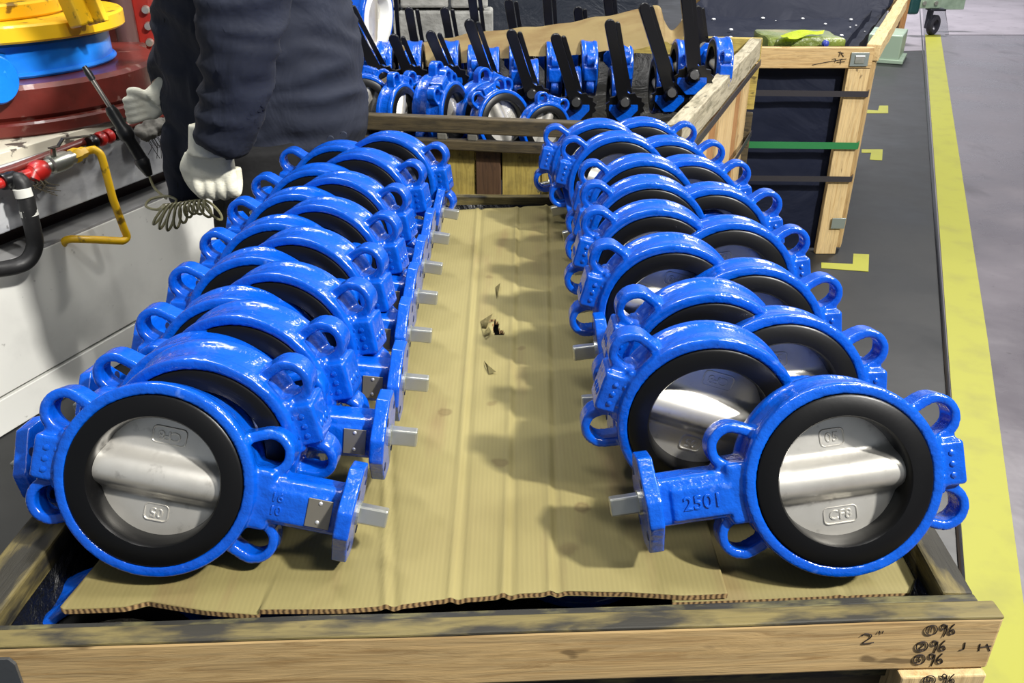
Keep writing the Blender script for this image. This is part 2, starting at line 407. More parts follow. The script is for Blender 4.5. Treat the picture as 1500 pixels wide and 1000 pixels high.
ce = M('cardboard_edge', srgb(120, 92, 54), .85); cw = ce.n('ShaderNodeTexWave'); cw.inputs['Scale'].default_value = 55; cw.inputs['Distortion'].default_value = 3; ce.l(ce.coords((1, .4, 3)), cw.inputs['Vector'])
ce.color(ce.mix(cw.outputs['Fac'], srgb(70, 50, 28), srgb(178, 146, 98))); CEDGE = ce.m
def sheet(name, corners, nx, ny, th, zf, mat, parent=None, hole=None, edge=None):
    """corners: front-left, front-right, back-right, back-left; lower face follows the top face"""
    a, b, c, d = [Vector(p) for p in corners]; bm = bmesh.new(); T = []; B = []
    for j in range(ny+1):
        rt, rb = [], []
        for i in range(nx+1):
            s, t = i/nx, j/ny
            p = (a*(1-s)+b*s)*(1-t)+(d*(1-s)+c*s)*t
            if edge: p = edge(p, s, t)
            p.z += zf(p, s, t)
            rt.append(bm.verts.new(p)); rb.append(bm.verts.new(p-Vector((0, 0, th))))
        T.append(rt); B.append(rb)
    dead = set()
    for j in range(ny):
        for i in range(nx):
            cxy = (T[j][i].co+T[j+1][i+1].co)/2
            if hole and hole(cxy): dead.add((i, j)); continue
            bm.faces.new((T[j][i], T[j][i+1], T[j+1][i+1], T[j+1][i])); bm.faces.new((B[j][i], B[j+1][i], B[j+1][i+1], B[j][i+1]))
    for j in range(ny):
        for i in range(nx):
            if (i, j) in dead: continue
            for (di, dj, p, q) in ((-1, 0, (j, i), (j+1, i)), (1, 0, (j, i+1), (j+1, i+1)), (0, -1, (j, i), (j, i+1)), (0, 1, (j+1, i), (j+1, i+1))):
                ii, jj = i+di, j+dj
                if ii < 0 or jj < 0 or ii >= nx or jj >= ny or (ii, jj) in dead:
                    f = bm.faces.new((T[p[0]][p[1]], T[q[0]][q[1]], B[q[0]][q[1]], B[p[0]][p[1]])); f.material_index = 1
    bmesh.ops.remove_doubles(bm, verts=[v for v in bm.verts if not v.link_faces], dist=0)
    for v in [v for v in bm.verts if not v.link_faces]: bm.verts.remove(v)
    o = obj(name, bm, mat, parent, False)
    for p in o.data.polygons: p.use_smooth = p.material_index == 0
    o.data.materials.append(CEDGE); return o
crx = [(565, 560, 640), (660, 700, 650), (737, 757, 650), (806, 800, 650)]
lines = []
for (xf, xb, yb) in crx:
    lines.append((P(xf, 870, ZC), P(xb, 300, ZC)))
def crease(p):
    z = 0
    for a, b in lines:
        t = (p.y-a.y)/(b.y-a.y); x = a.x+(b.x-a.x)*t
        dx = (p.x-x); z += .0034*math.exp(-(dx/.004)**2)*(.6+.6*noise.noise(Vector((x*9, p.y*4, 1)))) - .0022*math.exp(-((dx-.008)/.005)**2)
    return z
def zf1(p, s, t): return crease(p)+noise.noise(Vector((p.x*5, p.y*4, 3)))*.0022+noise.noise(Vector((p.x*22, p.y*9, 7)))*.0007+ (max(0, .09-t)/.09)**2*(-.004 if .0 < s < .3 else .003*math.sin(s*6))
fe = [(88, 888), (180, 884), (215, 876), (300, 890), (370, 896), (500, 895), (580, 887), (640, 878), (735, 869), (830, 863), (920, 865), (1000, 871), (1066, 869)]
def edge1(p, s, t):
    x = 88+s*(1066-88)
    for (x0, y0), (x1, y1) in zip(fe, fe[1:]):
        if x0 <= x <= x1+1e-6: y = y0+(y1-y0)*(x-x0)/(x1-x0); break
    q = P(x, y, ZC); w_ = max(0, 1-t/.12)
    p = p.copy(); p.x += (q.x-p.x)*w_; p.y += (q.y-p.y)*w_
    if t > .94: p.y += (t-.94)/.06*(.012*noise.noise(Vector((p.x*8, 2, 0))))
    p.y += max(0, (t-.9)/.1)*max(0, (p.x-.0)*.0)
    return p
h0 = P(726, 480, ZC); h1 = P(716, 470, ZC); h2 = P(732, 487, ZC)
def hole1(c):
    return ((c.x-h0.x)**2/(.0055**2)+(c.y-h0.y)**2/(.022**2) < 1) or ((c.x-h1.x)**2/(.012**2)+(c.y-h1.y)**2/(.006**2) < 1) or ((c.x-h2.x)**2/(.008**2)+(c.y-h2.y)**2/(.007**2) < 1)
cb = sheet('cardboard_sheet', [P(88, 888, ZC), P(1066, 876, ZC), P(905, 296, ZC), P(570, 312, ZC)], 260, 150, .006, zf1, CARD, None, hole1, edge1)
tag(cb, 'large creased cardboard sheet with a torn hole under the two valve rows', 'cardboard')
# curled flaps at the tears
for i, pts in enumerate(([(704, 470), (722, 463), (716, 474), (708, 492)], [(708, 490), (716, 482), (720, 488), (712, 497)], [(709, 528), (714, 538), (727, 547), (716, 548)], [(726, 420), (733, 418), (729, 434), (727, 438)])):
    bm = bmesh.new(); tip = pts[2]
    vs2 = [bm.verts.new(P(x, y, ZC+.0012)) for x, y in pts]
    vs2[1].co.z += .005; vs2[2].co.z += .003
    bm.faces.new(vs2); e_ = bmesh.ops.solidify(bm, geom=list(bm.faces), thickness=.0012)
    obj('torn_flap', bm, CARD, cb)
cb2 = sheet('cardboard_sheet', [P(985, 882, ZC-.008), P(1350, 868, ZC-.008), P(1085, 330, ZC-.008), P(895, 330, ZC-.008)], 60, 60, .005,
            lambda p, s, t: noise.noise(Vector((p.x*6, p.y*5, 9)))*.0015+.002*math.exp(-((s-.66)/.012)**2)-.0015*math.exp(-((s-.70)/.012)**2), CARD)
tag(cb2, 'smaller cardboard piece under the right row, at the right end of the crate', 'cardboard')

# ================================================================== VALVE
R = .0985
def v_body():
    bm = bmesh.new(); t = .295*R
    lathe(bm, [(.885*R, -t), (.97*R, -t), (R, -.95*t), (1.005*R, -.6*t), (.975*R, -.42*t), (.965*R, 0), (.975*R, .42*t), (1.005*R, .6*t), (R, .95*t), (.97*R, t), (.885*R, t)], 96)
    def stad(r, x0, x1, n=14):
        pts = []
        for k in range(n+1): a = -math.pi/2+math.pi*k/n; pts.append((x1+r*math.cos(a), r*math.sin(a)))
        for k in range(n+1): a = math.pi/2+math.pi*k/n; pts.append((x0+r*math.cos(a), r*math.sin(a)))
        return pts
    for sx in (1, -1):
        for sz in (1, -1):
            ang = (math.atan2(sz*math.sin(R_(24)), sx*math.cos(R_(24))))
            m = Matrix.Rotation(-ang, 4, 'Y')
            prism(bm, stad(.255*R, .9*R, 1.135*R), -.14*R, .14*R, stad(.15*R, 1.035*R, 1.145*R), m)
    # bottom boss (+x) and neck (-x)
    box(bm, .42*R, .46*R, .46*R, Matrix.Translation((1.04*R, 0, 0)), .03*R)
    box(bm, .2*R, .46*R, .62*R, Matrix.Translation((.93*R, 0, 0)), .04*R)
    box(bm, 1.1*R, .40*R, .50*R, Matrix.Translation((-1.42*R, 0, 0)), .07*R)
    box(bm, .36*R, .46*R, .64*R, Matrix.Translation((-.98*R, 0, 0)), .05*R)
    box(bm, .62*R, .47*R, .34*R, Matrix.Translation((-1.42*R, 0, -.02*R)), .02*R)
    # octagonal top flange with four holes
    oc = [(.16, .5), (.5, .13), (.5, -.13), (.16, -.5), (-.16, -.5), (-.5, -.13), (-.5, .13), (-.16, .5)]
    mw = Matrix.Rotation(R_(90), 4, 'Z')          # prism y-axis -> world -x ; its x -> y
    prism(bm, [(x*R, z*R) for x, z in oc], 1.86*R, 2.02*R, None, mw)
    return fuse('valve_body', bm, .002, 2, .5)
def v_seat():
    bm = bmesh.new(); t = .312*R
    lathe(bm, [(.637*R, -.12*R), (.652*R, -t*.9), (.672*R, -t), (.86*R, -t), (.88*R, -t*.95), (.88*R, t*.95), (.86*R, t), (.672*R, t), (.652*R, t*.9), (.637*R, .12*R)], 72)
    return mesh('valve_seat', bm, True)
def disc_h(x, z, rd):
    r = math.hypot(x, z)/rd
    q = abs(z)/(.2*R); b = .19*R*math.sqrt(max(0, 1-q*q)) if q < .95 else .19*R*math.sqrt(1-.95**2)*max(0, 1-(q-.95)/.3)
    return .035*R+.02*R*(1-r*r)+b
def v_disc():
    bm = bmesh.new(); rd = .642*R; nr, ns = 26, 96; S = {}
    for sg in (-1, 1):
        c = bm.verts.new((0, sg*disc_h(0, 0, rd), 0)); rings = []
        for i in range(1, nr+1):
            rr = rd*i/nr
            rings.append([bm.verts.new((rr*math.cos(2*math.pi*k/ns), sg*disc_h(rr*math.cos(2*math.pi*k/ns), rr*math.sin(2*math.pi*k/ns), rd), rr*math.sin(2*math.pi*k/ns))) for k in range(ns)])
        for k in range(ns): bm.faces.new((c, rings[0][k], rings[0][(k+1) % ns]))
        for a, b in zip(rings, rings[1:]):
            for k in range(ns): bm.faces.new((a[k], a[(k+1) % ns], b[(k+1) % ns], b[k]))
        S[sg] = rings[-1]
    for k in range(ns): bm.faces.new((S[-1][k], S[-1][(k+1) % ns], S[1][(k+1) % ns], S[1][k]))
    return mesh('valve_disc', bm, True)
def rrect_tube(bm, w_, h_, rad, mw):
    pts = []; c = h_*.25
    for (cx, cz, a0) in ((w_/2-c, h_/2-c, 0), (-w_/2+c, h_/2-c, 90), (-w_/2+c, -h_/2+c, 180), (w_/2-c, -h_/2+c, 270)):
        for k in range(4): a = R_(a0+30*k); pts.append(mw @ Vector((cx+c*math.cos(a), cz+c*math.sin(a), 0)))
    pts += pts[:2]; tube(bm, pts, rad, 6, False)
def v_letters(side, which):
    bm = bmesh.new(); rd = .642*R
    for s, z, wd in ((('05', .40*R, .2*R), ('CF8', -.42*R, .3*R))[which],):
        y = disc_h(0, z, rd)
        if side < 0: mw = Matrix.Translation((0, -y, z)) @ Matrix.Rotation(R_(90), 4, 'X')
        else: mw = Matrix.Rotation(math.pi, 4, 'Z') @ Matrix.Translation((0, -y, -z)) @ Matrix.Rotation(R_(90), 4, 'X') @ Matrix.Rotation(math.pi, 4, 'Z')
        text_bm(bm, s, .14*R, .006*R, mw); rrect_tube(bm, wd+.04*R, .175*R, .009*R, mw)
    return mesh('disc_letters', bm)
def v_number(side):
    bm = bmesh.new()
    if side < 0:
        text_bm(bm, '2501', .2*R, .008*R, Matrix.Translation((-1.42*R, -.238*R, -.02*R)) @ Matrix.Rotation(R_(90), 4, 'X'))
    else:
        mw = Matrix.Rotation(math.pi, 4, 'Z') @ Matrix.Translation((1.22*R, -.238*R, .0)) @ Matrix.Rotation(R_(90), 4, 'X')
        text_bm(bm, '10', .13*R, .006*R, mw @ Matrix.Translation((0, -.07*R, 0))); text_bm(bm, '16', .13*R, .006*R, mw @ Matrix.Translation((0, .07*R, 0)))
    return mesh('neck_number', bm)
def v_marks():
    bm = bmesh.new()
    for sy in (-1, 1):
        for i in range(2):
            for j in range(3):
                m = Matrix.Translation((1.0*R+.11*R*i, sy*.235*R, (j-1)*.115*R))
                bmesh.ops.create_icosphere(bm, subdivisions=1, radius=.036*R, matrix=m @ Matrix.Diagonal((1, .45, 1, 1)))
    for i in range(3):
        bmesh.ops.create_icosphere(bm, subdivisions=1, radius=.035*R, matrix=Matrix.Translation((1.252*R, (i-1)*.1*R, .06*R)) @ Matrix.Diagonal((.4, 1, 1.5, 1)))
    return mesh('boss_marks', bm, True)
def v_stem():
    bm = bmesh.new(); box(bm, .34*R, .15*R, .19*R, Matrix.Translation((-2.17*R, 0, 0)), .02*R)
    lathe(bm, [(.0005, 2.0*R), (.13*R, 2.0*R), (.13*R, 2.045*R), (.0005, 2.045*R)], 20, Matrix.Rotation(R_(90), 4, 'Z'))
    return mesh('valve_stem', bm)
def v_plate():
    bm = bmesh.new(); box(bm, .25*R, .014*R, .3*R, Matrix.Translation((-1.66*R, .243*R, -.01*R)), .004*R, 1); return mesh('valve_plate', bm)
def v_rivet(sz):
    bm = bmesh.new(); bmesh.ops.create_uvsphere(bm, u_segments=10, v_segments=6, radius=.022*R, matrix=Matrix.Translation((-1.66*R, .25*R, sz*.1*R)) @ Matrix.Diagonal((1, .6, 1, 1)))
    return mesh('rivet', bm, True)
def v_hole():
    bm = bmesh.new(); mw = Matrix.Rotation(R_(90), 4, 'Z')
    for y, z in ((.27, .27), (-.27, .27), (.27, -.27), (-.27, -.27)):
        lathe(bm, [(.0003, 1.855*R), (.05*R, 1.855*R), (.05*R, 2.025*R), (.0003, 2.025*R)], 14, Matrix.Translation((0, y*R, z*R)) @ mw)
    return mesh('bolt_holes', bm)
VB, VS, VD, VST = v_body(), v_seat(), v_disc(), v_stem()
HOLE = plain('hole_dark', srgb(8, 22, 60), .6)
for me_, mt_ in ((VB, BLUE), (VS, RUB), (VD, STEEL), (VST, ZINC)): me_.materials.append(mt_)
def make_valve(label, group=None, full_detail=True):
    root = empty('butterfly_valve', (0, 0, 0), label, 'valve', group)
    def pt(n_, me, mt, par=root):
        o = bpy.data.objects.new(n_, me); COL.objects.link(o); o.parent = par
        if not me.materials: me.materials.append(mt)
        return o
    pt('body', VB, BLUE); pt('seat_liner', VS, RUB); d = pt('disc', VD, STEEL); s = pt('stem', VST, ZINC)
    if full_detail:
        [pt('raised_lettering', v_letters(a_, b_), STEEL, d) for a_ in (-1, 1) for b_ in (0, 1)]
        pt('raised_number', v_number(-1), BLUE); pt('raised_number', v_number(1), BLUE)
        pt('raised_marks', v_marks(), BLUE)['kind'] = 'stuff'
        pt('bolt_hole', v_hole(), HOLE)['kind'] = 'stuff'
        p = pt('name_plate', v_plate(), PLATE); pt('rivet', v_rivet(1), RIV, p); pt('rivet', v_rivet(-1), RIV, p)
    return root
FLIP = {'RI': I4(), 'RO': Matrix.Rotation(math.pi, 4, 'Y'), 'LI': Matrix.Rotation(math.pi, 4, 'Z'), 'LO': Matrix.Rotation(math.pi, 4, 'X')}
def valve_mat(cx, D, z, kind, tilt, droop, yaw):
    dd = ray(cx, 500)                       # x from the pixel column at that distance and height
    Z = D*math.cos(PITCH)+(CH-z)*math.sin(PITCH)
    loc = Vector(((cx-750)/F*Z, D, z))
    s = -1 if kind in ('RI', 'LO') else 1
    return Matrix.Translation(loc) @ Matrix.Rotation(R_(yaw), 4, 'Z') @ Matrix.Rotation(R_(-tilt), 4, 'X') @ Matrix.Rotation(R_(s*droop), 4, 'Y') @ FLIP[kind]
ORD = ['front', 'second', 'third', 'fourth', 'fifth', 'sixth', 'seventh', 'rearmost']
V = []
# left row, stems toward the middle (LI) and stems outward (LO)
lx = [241, 312, 358, 389, 420, 447, 473, 503]; ld = [13, 6, 6, 6, 6, 8, 8, 10]; ty = [694, 612, 536, 468, 412, 363, 322, 282]
lt = [21, 10, 6, 5, 4, 3, 2, 2]; lyw = [2, 0, 0, 0, -2, -3, -3, -4]
ox = [312, 372, 424, 452, 482, 504, 534, 572]; oy = [634, 565, 497, 436, 383, 338, 298, 268]; od = [12, 11, 10, 9, 9, 9, 9, 8]
rx = [1222, 1136, 1090, 1062, 1036, 1002, 972, 938]; rd_ = [8.5, 4, 7, 10, 12, 13, 13, 13]; ry = [694, 572, 488, 413, 355, 307, 273, 241]
rt = [22, 14, 9, 7, 5, 4, 3, 2]
qx = [1030, 1029, 976, 955, 946, 938, 904, 876]; qd = [17, 15, 15, 14, 14, 13, 13, 12]; qy = [602, 526, 447, 389, 345, 308, 268, 246]
def Dof(y, z):
    e = PITCH-math.atan((500-y)/F); return (CH-z)/math.tan(e)
for k in range(8):
    V.append((lx[k], Dof(ty[k], .826), .826, 'LI', lt[k], ld[k], lyw[k], '%s left-row valve whose stem points over the cardboard' % ORD[k]))
    V.append((ox[k], Dof(oy[k], .838), .838, 'LO', 5 if k < 3 else 3, od[k], (-2, -6, -9, -10, -10, -10, -10, -10)[k], '%s left-row valve whose stem points over the crate side' % ORD[k]))
    V.append((rx[k], Dof(ry[k], .826), .826, 'RI', rt[k], rd_[k], 0, '%s right-row valve whose stem points over the cardboard' % ORD[k]))
    V.append((qx[k], Dof(qy[k], .84), .84, 'RO', 5 if k == 0 else 2, qd[k], 0, '%s right-row valve whose stem points over the crate side' % ORD[k]))
for kd_ in ('L', 'R'):
    seq = sorted([v[1] for v in V if v[3][0] == kd_])
    print(kd_, [round(b-a, 3) for a, b in zip(seq, seq[1:])])
proto = None
for (cx, D, z, kd, tl, dr, yw, lb) in V:
    m = valve_mat(cx, D, z, kd, tl, dr, yw); lb = 'blue '+lb.replace('left-row valve', 'left-row butterfly valve').replace('right-row valve', 'right-row butterfly valve')
    g = 'blue valves in two rows on the cardboard'
    if proto is None: proto = make_valve(lb, g); proto.matrix_local = m
    else: copy_thing(proto, m, lb, g)
# lower layer under the cardboard, seen at the front left corner
q = P(140, 893, .70); pm = Matrix.Translation((q.x, q.y+.02, .615)) @ Matrix.Rotation(R_(20), 4, 'Z') @ Matrix.Rotation(R_(-8), 4, 'X') @ FLIP['RO']
copy_thing(proto, pm, 'blue valve standing in the dark below the front left corner of the cardboard', 'blue valves of the lower layer')
pm = Matrix.Translation(P(860, 905, .64)+Vector((0, .17, -.03))) @ Matrix.Rotation(R_(90), 4, 'X') @ Matrix.Rotation(R_(10), 4, 'Y')
copy_thing(proto, pm, 'blue valve in the dark gap under the front edge of the cardboard', 'blue valves of the lower layer')

# ================================================================== SECOND CRATE (behind)
ZB = .89
c2 = empty('wooden_crate', (.2, 2.6, 0), 'middle wooden crate with slatted sides holding valves with black lever handles', 'crate')
A2, B2, C2, D2 = Vector((-.44, 2.02, ZB)), Vector((.377, 1.89, ZB)), Vector((.894, 3.19, ZB)), Vector((-.13, 3.37, ZB))
def vplane(px, a, b, z=None, py=None):     # point on the vertical plane through a,b seen at pixel column px (top edge)
    n_ = Vector((b.y-a.y, a.x-b.x, 0)).normalized(); d = ray(px, 200 if py is None else py); o = Vector((0, 0, CH))
    return o+d*((a-o).dot(n_)/d.dot(n_))
def on_top(px, a, b):                      # point of the level line a-b under pixel column px
    best = None
    for k in range(401):
        p = a+(b-a)*(k/400*1.2-.1); v = p-Vector((0, 0, CH)); zc = v.y*math.cos(PITCH)-v.z*math.sin(PITCH)
        e = abs(750+F*v.x/zc-px)
        if best is None or e < best[0]: best = (e, p)
    return best[1]
f2 = (B2-A2).normalized(); i2 = Vector((-f2.y, f2.x, 0)); s2 = (C2-B2).normalized(); j2 = Vector((-s2.y, s2.x, 0))
def dz(v, z): return Vector((v.x, v.y, z))
beam('rail', dz(A2, ZB-.018)+i2*.014, dz(B2, ZB-.018)+i2*.014, .028, .036, OLD, c2, rough=.0015)
beam('rail', dz(A2, ZB-.064)+i2*.012, dz(B2, ZB-.064)+i2*.012, .024, .024, OLD, c2, rough=.0015)
blk = plain('grey_block', srgb(96, 94, 86), .7, 0, (60, .3, .003))
for px in (645, 690):
    p = on_top(px, A2, B2); beam('spacer', dz(p, ZB-.044)-f2*.012+i2*.012, dz(p, ZB-.044)+f2*.012+i2*.012, .02, .0165, blk, c2)
xs = [540, 585, 648, 692, 731, 792, 850, 920, 1000]; ms = [OSB, BROWN, OSB, BROWN, OSB, OSB, BROWN, OSB]
for a, b, m_ in zip(xs, xs[1:], ms):
    p, q = on_top(a, A2, B2), on_top(b, A2, B2)
    mid = (p+q)/2; wdt = (q-p).length-.003
    o = beam('panel_board', dz(mid, .03)+i2*(.026+(.005 if m_ is OSB else 0)), dz(mid, ZB-.076)+i2*(.026+(.005 if m_ is OSB else 0)), wdt, .012, m_, c2, hint=i2, bev=.002, rough=.001)
beam('batten', dz(A2, ZB-.20)+i2*.016, dz(B2, ZB-.20)+i2*.016, .02, .012, OSB, c2, rough=.001)
beam('batten', dz(A2, .1)+i2*.01, dz(B2, .1)+i2*.01, .02, .09, OLD, c2, rough=.001)
# right side: rail, strap, slats
beam('rail', dz(B2, ZB-.035)+j2*.02+s2*.002, dz(C2, ZB-.035)+j2*.02, .04, .07, GREYW, c2, rough=.0025)
sx_ = [1004, 1026, 1041, 1059, 1074, 1086, 1097, 1108, 1117]; sm = [SLATB, SLATW, SLATW, SLATB, SLATW, SLATW, SLATB, SLATW]
for i, (a, b, m_) in enumerate(zip(sx_, sx_[1:], sm)):
    p, q = on_top(a, B2, C2), on_top(b, B2, C2); mid = (p+q)/2
    beam('slat', dz(mid, .04)+j2*(.03+(.008 if m_ is SLATB else 0)), dz(mid, ZB-.072)+j2*(.03+(.008 if m_ is SLATB else 0)), (q-p).length-.004, .014, m_, c2, hint=j2, bev=.002, rough=.001)
strap = plain('dark_strap', srgb(44, 42, 46), .4, 0, (50, .2, .002)); gstrap = plain('green_strap', srgb(38, 110, 62), .35, 0, (50, .2, .002))
for z in (ZB-.085, .55):
    beam('strap', dz(B2, z)-j2*.002, dz(C2, z)-j2*.002, .003, .020, strap, c2, bev=0)
beam('rail', dz(C2, ZB-.04)-s2*.015, dz(D2, ZB-.04)-s2*.015, .03, .08, OSB, c2, rough=.002)
beam('board', dz(C2, ZB-.17)-s2*.015, dz(D2, ZB-.17)-s2*.015, .016, .16, OSB, c2, rough=.002)
beam('board', dz(C2, ZB-.36)-s2*.015, dz(D2, ZB-.36)-s2*.015, .016, .2, OLD, c2)
beam('rail', dz(A2, ZB-.035)+i2*.03-Vector((.0, 0, 0)), dz(D2, ZB-.035), .03, .07, OLD, c2)
beam('board', dz(A2, .45)+i2*.03, dz(D2, .45), .014, .7, OLD, c2)
# bolt heads on the right side near the front corner
bz = dz(B2, .76)-j2*.008+s2*.06
bm = bmesh.new(); lathe(bm, [(.0003, -.02), (.012, -.02), (.014, -.004), (.014, .02), (.0003, .02)], 16, Matrix.Translation(bz) @ Matrix.Rotation(R_(-70), 4, 'Z'))
obj('bolt_head', bm, ZINC, c2, True)
liner('plastic_liner', [dz(A2, .83)+i2*.04+f2*.05, dz(B2, .83)+i2*.04-f2*.05, dz(C2, .83)-s2*.04+j2*.05, dz(D2, .83)-s2*.04+f2*.03], .12, LINER, c2)

# ---- plain valves lying just inside its front rail
g2 = 'blue valves lying in the front of the middle crate'
def lay(px, py, D, yaw, roll, tilt, sc, lb, grp=g2):
    m = Matrix.Translation(PY(px, py, D)) @ Matrix.Rotation(R_(yaw), 4, 'Z') @ Matrix.Rotation(R_(-tilt), 4, 'X') @ Matrix.Rotation(R_(roll), 4, 'Y') @ Matrix.Scale(sc, 4)
    return copy_thing(proto, m, lb, grp)
lay(532, 156, 2.18, 10, -75, 6, .8, 'blue valve half hidden behind the navy jacket in the middle crate')
lay(583, 166, 2.17, 68, -70, 2, .75, 'blue valve with dark bore turned right, beside the jacket hem')
lay(601, 163, 2.27, 55, -60, 2, .75, 'blue valve behind the one nearest the jacket hem in the middle crate')
lay(640, 158, 2.26, 64, -60, 2, .86, 'taller rear valve of the leaning pair in the middle crate')
lay(656, 166, 2.16, 68, -115, 2, .80, 'front valve of the leaning pair with a lug facing left, middle crate')
lay(708, 166, 2.24, 38, -65, 2, .85, 'blue valve behind the one showing its pale disc in the middle crate')
lay(733, 178, 2.13, 34, -112, 10, .78, 'blue valve showing its pale disc at the front rail of the middle crate')
lay(797, 188, 2.13, 24, -70, 4, .66, 'small blue valve tip with one lug rising above the rail, middle crate')
# ---- lever valves
LEV = {}
def plate_path(bm, a, b, wid, th, fwd, n=10, bend=0.0):      # flat bar with a round end from a to b, facing fwd
    a, b = Vector(a), Vector(b); x = (b-a).normalized(); y = fwd.normalized(); y = (y-x*y.dot(x)).normalized(); z = x.cross(y); L = (b-a).length
    out = []
    for k in range(9): an = -math.pi/2+math.pi*k/8; out.append((L-wid/2+wid/2*math.cos(an), wid/2*math.sin(an)))
    out += [(L*.5, wid*.45), (L*.2, wid*.5), (0, wid*.62), (0, -wid*.62), (L*.2, -wid*.5), (L*.5, -wid*.45)]
    m = Matrix((x, y, z)).transposed().to_4x4(); m.translation = a
    vs0 = set(bm.verts); prism(bm, out, -th/2, th/2, None, m)
    nv = [v for v in bm.verts if v not in vs0]
    es = [e for e in {e for v in nv for e in v.link_edges}]
    bmesh.ops.bevel(bm, geom=es, offset=th*.2, segments=1, affect='EDGES')
def lever_valve(bx, by, tx, ty, D, lb, grp, back=False, detail=True):
    base, top = PY(bx, by, D), PY(tx, ty, D-.02)
    root = empty('lever_valve', base, lb, 'valve', grp)
    rt_ = Matrix.Translation(base+Vector((0, (-.26 if back else .17), -.01))) @ Matrix.Rotation(R_(-90 if back else 90), 4, 'Z') @ Matrix.Scale(.82, 4)
    for nm, me_ in (('body', VB), ('seat_liner', VS), ('disc', VD)):
        link(nm, me_, None, root, rt_)
    bm = bmesh.new(); plate_path(bm, base-(top-base)*.06, top, .029, .012, Vector((0, -1, .35)))
    obj('hand_lever', bm, BLK, root)
    off = Vector((.023, .03, -.004)); bm = bmesh.new(); plate_path(bm, base+off, top+off*.9+Vector((.004, 0, -.006)), .014, .011, Vector((0, -1, .35)))
    obj('squeeze_trigger', bm, BLK, root)
    bm = bmesh.new(); n = 28; pts = []
    for k in range(n):
        a = 2*math.pi*k/n; r = .056 if k % 2 else .049
        pts.append((r*math.cos(a), r*.8*math.sin(a)))
    prism(bm, pts, -.004, .004, None, Matrix.Translation(base+Vector((.005, .012, -.012))) @ Matrix.Rotation(R_(8), 4, 'X'))
    obj('notch_plate', bm, BLK, root)
    bm = bmesh.new(); lathe(bm, [(.0003, -.024), (.012, -.024), (.017, -.018), (.022, .02), (.0003, .02)], 18, Matrix.Translation(base) @ Matrix.Rotation(R_(-20), 4, 'X'))
    obj('hub', bm, BLK, root, True)
    return root
fr = [(556, 112, 500, 4), (600, 112, 574, 50), (656, 112, 628, 45), (718, 122, 685, 28), (778, 140, 747, 43), (843, 152, 812, 49), (914, 152, 892, 28), (982, 138, 941, 4), (1015, 112, 1003, -24)]
nm = ['leftmost', 'second', 'third', 'fourth', 'fifth', 'sixth', 'seventh', 'eighth', 'rightmost']
for k, (bx, by, tx, ty) in enumerate(fr):
    D = 2.36+(1034-bx)/480*.13
    lever_valve(bx, by, tx, ty, D, 'blue valve with black lever in front of the cardboard strip, %s of that row' % nm[k], 'lever valves in front of the cardboard strip')
bk = [(575, 92, 566, -14), (612, 88, 598, 10), (664, 84, 650, 10), (702, 80, 690, -14), (757, 78, 744, -2), (806, 76, 800, -16), (852, 74, 846, 9), (898, 72, 889, -12), (1028, 70, 1020, 8)]
for k, (bx, by, tx, ty) in enumerate(bk):
    D = 2.86+(1034-bx)/480*.13
    lever_valve(bx, by, tx, ty, D, 'blue valve with black lever rising behind the cardboard strip, %s of that row' % nm[k], 'lever valves behind the cardboard strip', True)
# white-seated valve
m = Matrix.Translation(PY(541, 26, 2.80)) @ Matrix.Rotation(R_(72), 4, 'Z') @ Matrix.Rotation(R_(4), 4, 'X') @ Matrix.Rotation(R_(90), 4, 'Y') @ Matrix.Scale(1.12, 4)
wv_ = copy_thing(proto, m, 'blue valve with a white seat ring standing beside the worker', None)
if 'group' in wv_: del wv_['group']
for ch in wv_.children:
    if ch.name.startswith('seat_liner'):
        ch.data = VS.copy(); ch.data.materials.clear(); ch.data.materials.append(WHITESEAT); ch['label'] = 'white seat ring'
# curled cardboard strip lying on the lever valves
UP = [(545, 75, 2.86), (600, 66, 2.86), (650, 56, 2.84), (700, 48, 2.83), (760, 41, 2.80), (810, 36, 2.78), (880, 24, 2.74), (930, 14, 2.71), (964, 8, 2.69), (973, 30, 2.68), (985, 43, 2.67), (1003, 24, 2.66)]
LO = [(552, 104, 2.72), (605, 99, 2.72), (655, 96, 2.70), (705, 87, 2.69), (760, 84, 2.66), (810, 82, 2.64), (880, 76, 2.60), (930, 72, 2.58), (966, 66, 2.57), (976, 62, 2.58), (990, 66, 2.58), (1008, 44, 2.58)]
up_, lo_ = bez([PY(*p) for p in UP], 8), bez([PY(*p) for p in LO], 8)
bm = bmesh.new(); nrow = 10; G = []
for a, b in zip(up_, lo_):
    row = []
    for j in range(nrow+1):
        t = j/nrow; p = a*(1-t)+b*t; p = p+Vector((0, 0, .012*math.sin(t*math.pi)+.006*noise.noise(p*14)))
        row.append(bm.verts.new(p))
    G.append(row)
for i in range(len(G)-1):
    for j in range(nrow): bm.faces.new((G[i][j], G[i+1][j], G[i+1][j+1], G[i][j+1]))
bmesh.ops.solidify(bm, geom=list(bm.faces), thickness=.005)
cs = M('cardboard_strip', srgb(170, 150, 102), .7); cs.dirt(4, .45, .62, srgb(146, 118, 76), .8, (.8, 3, 3)); cs.bump(cs.noise(8), .3, .01)
tag(obj('cardboard_strip', bm, cs.m, None, True), 'long curled cardboard strip lying among the black levers in the middle crate', 'cardboard')

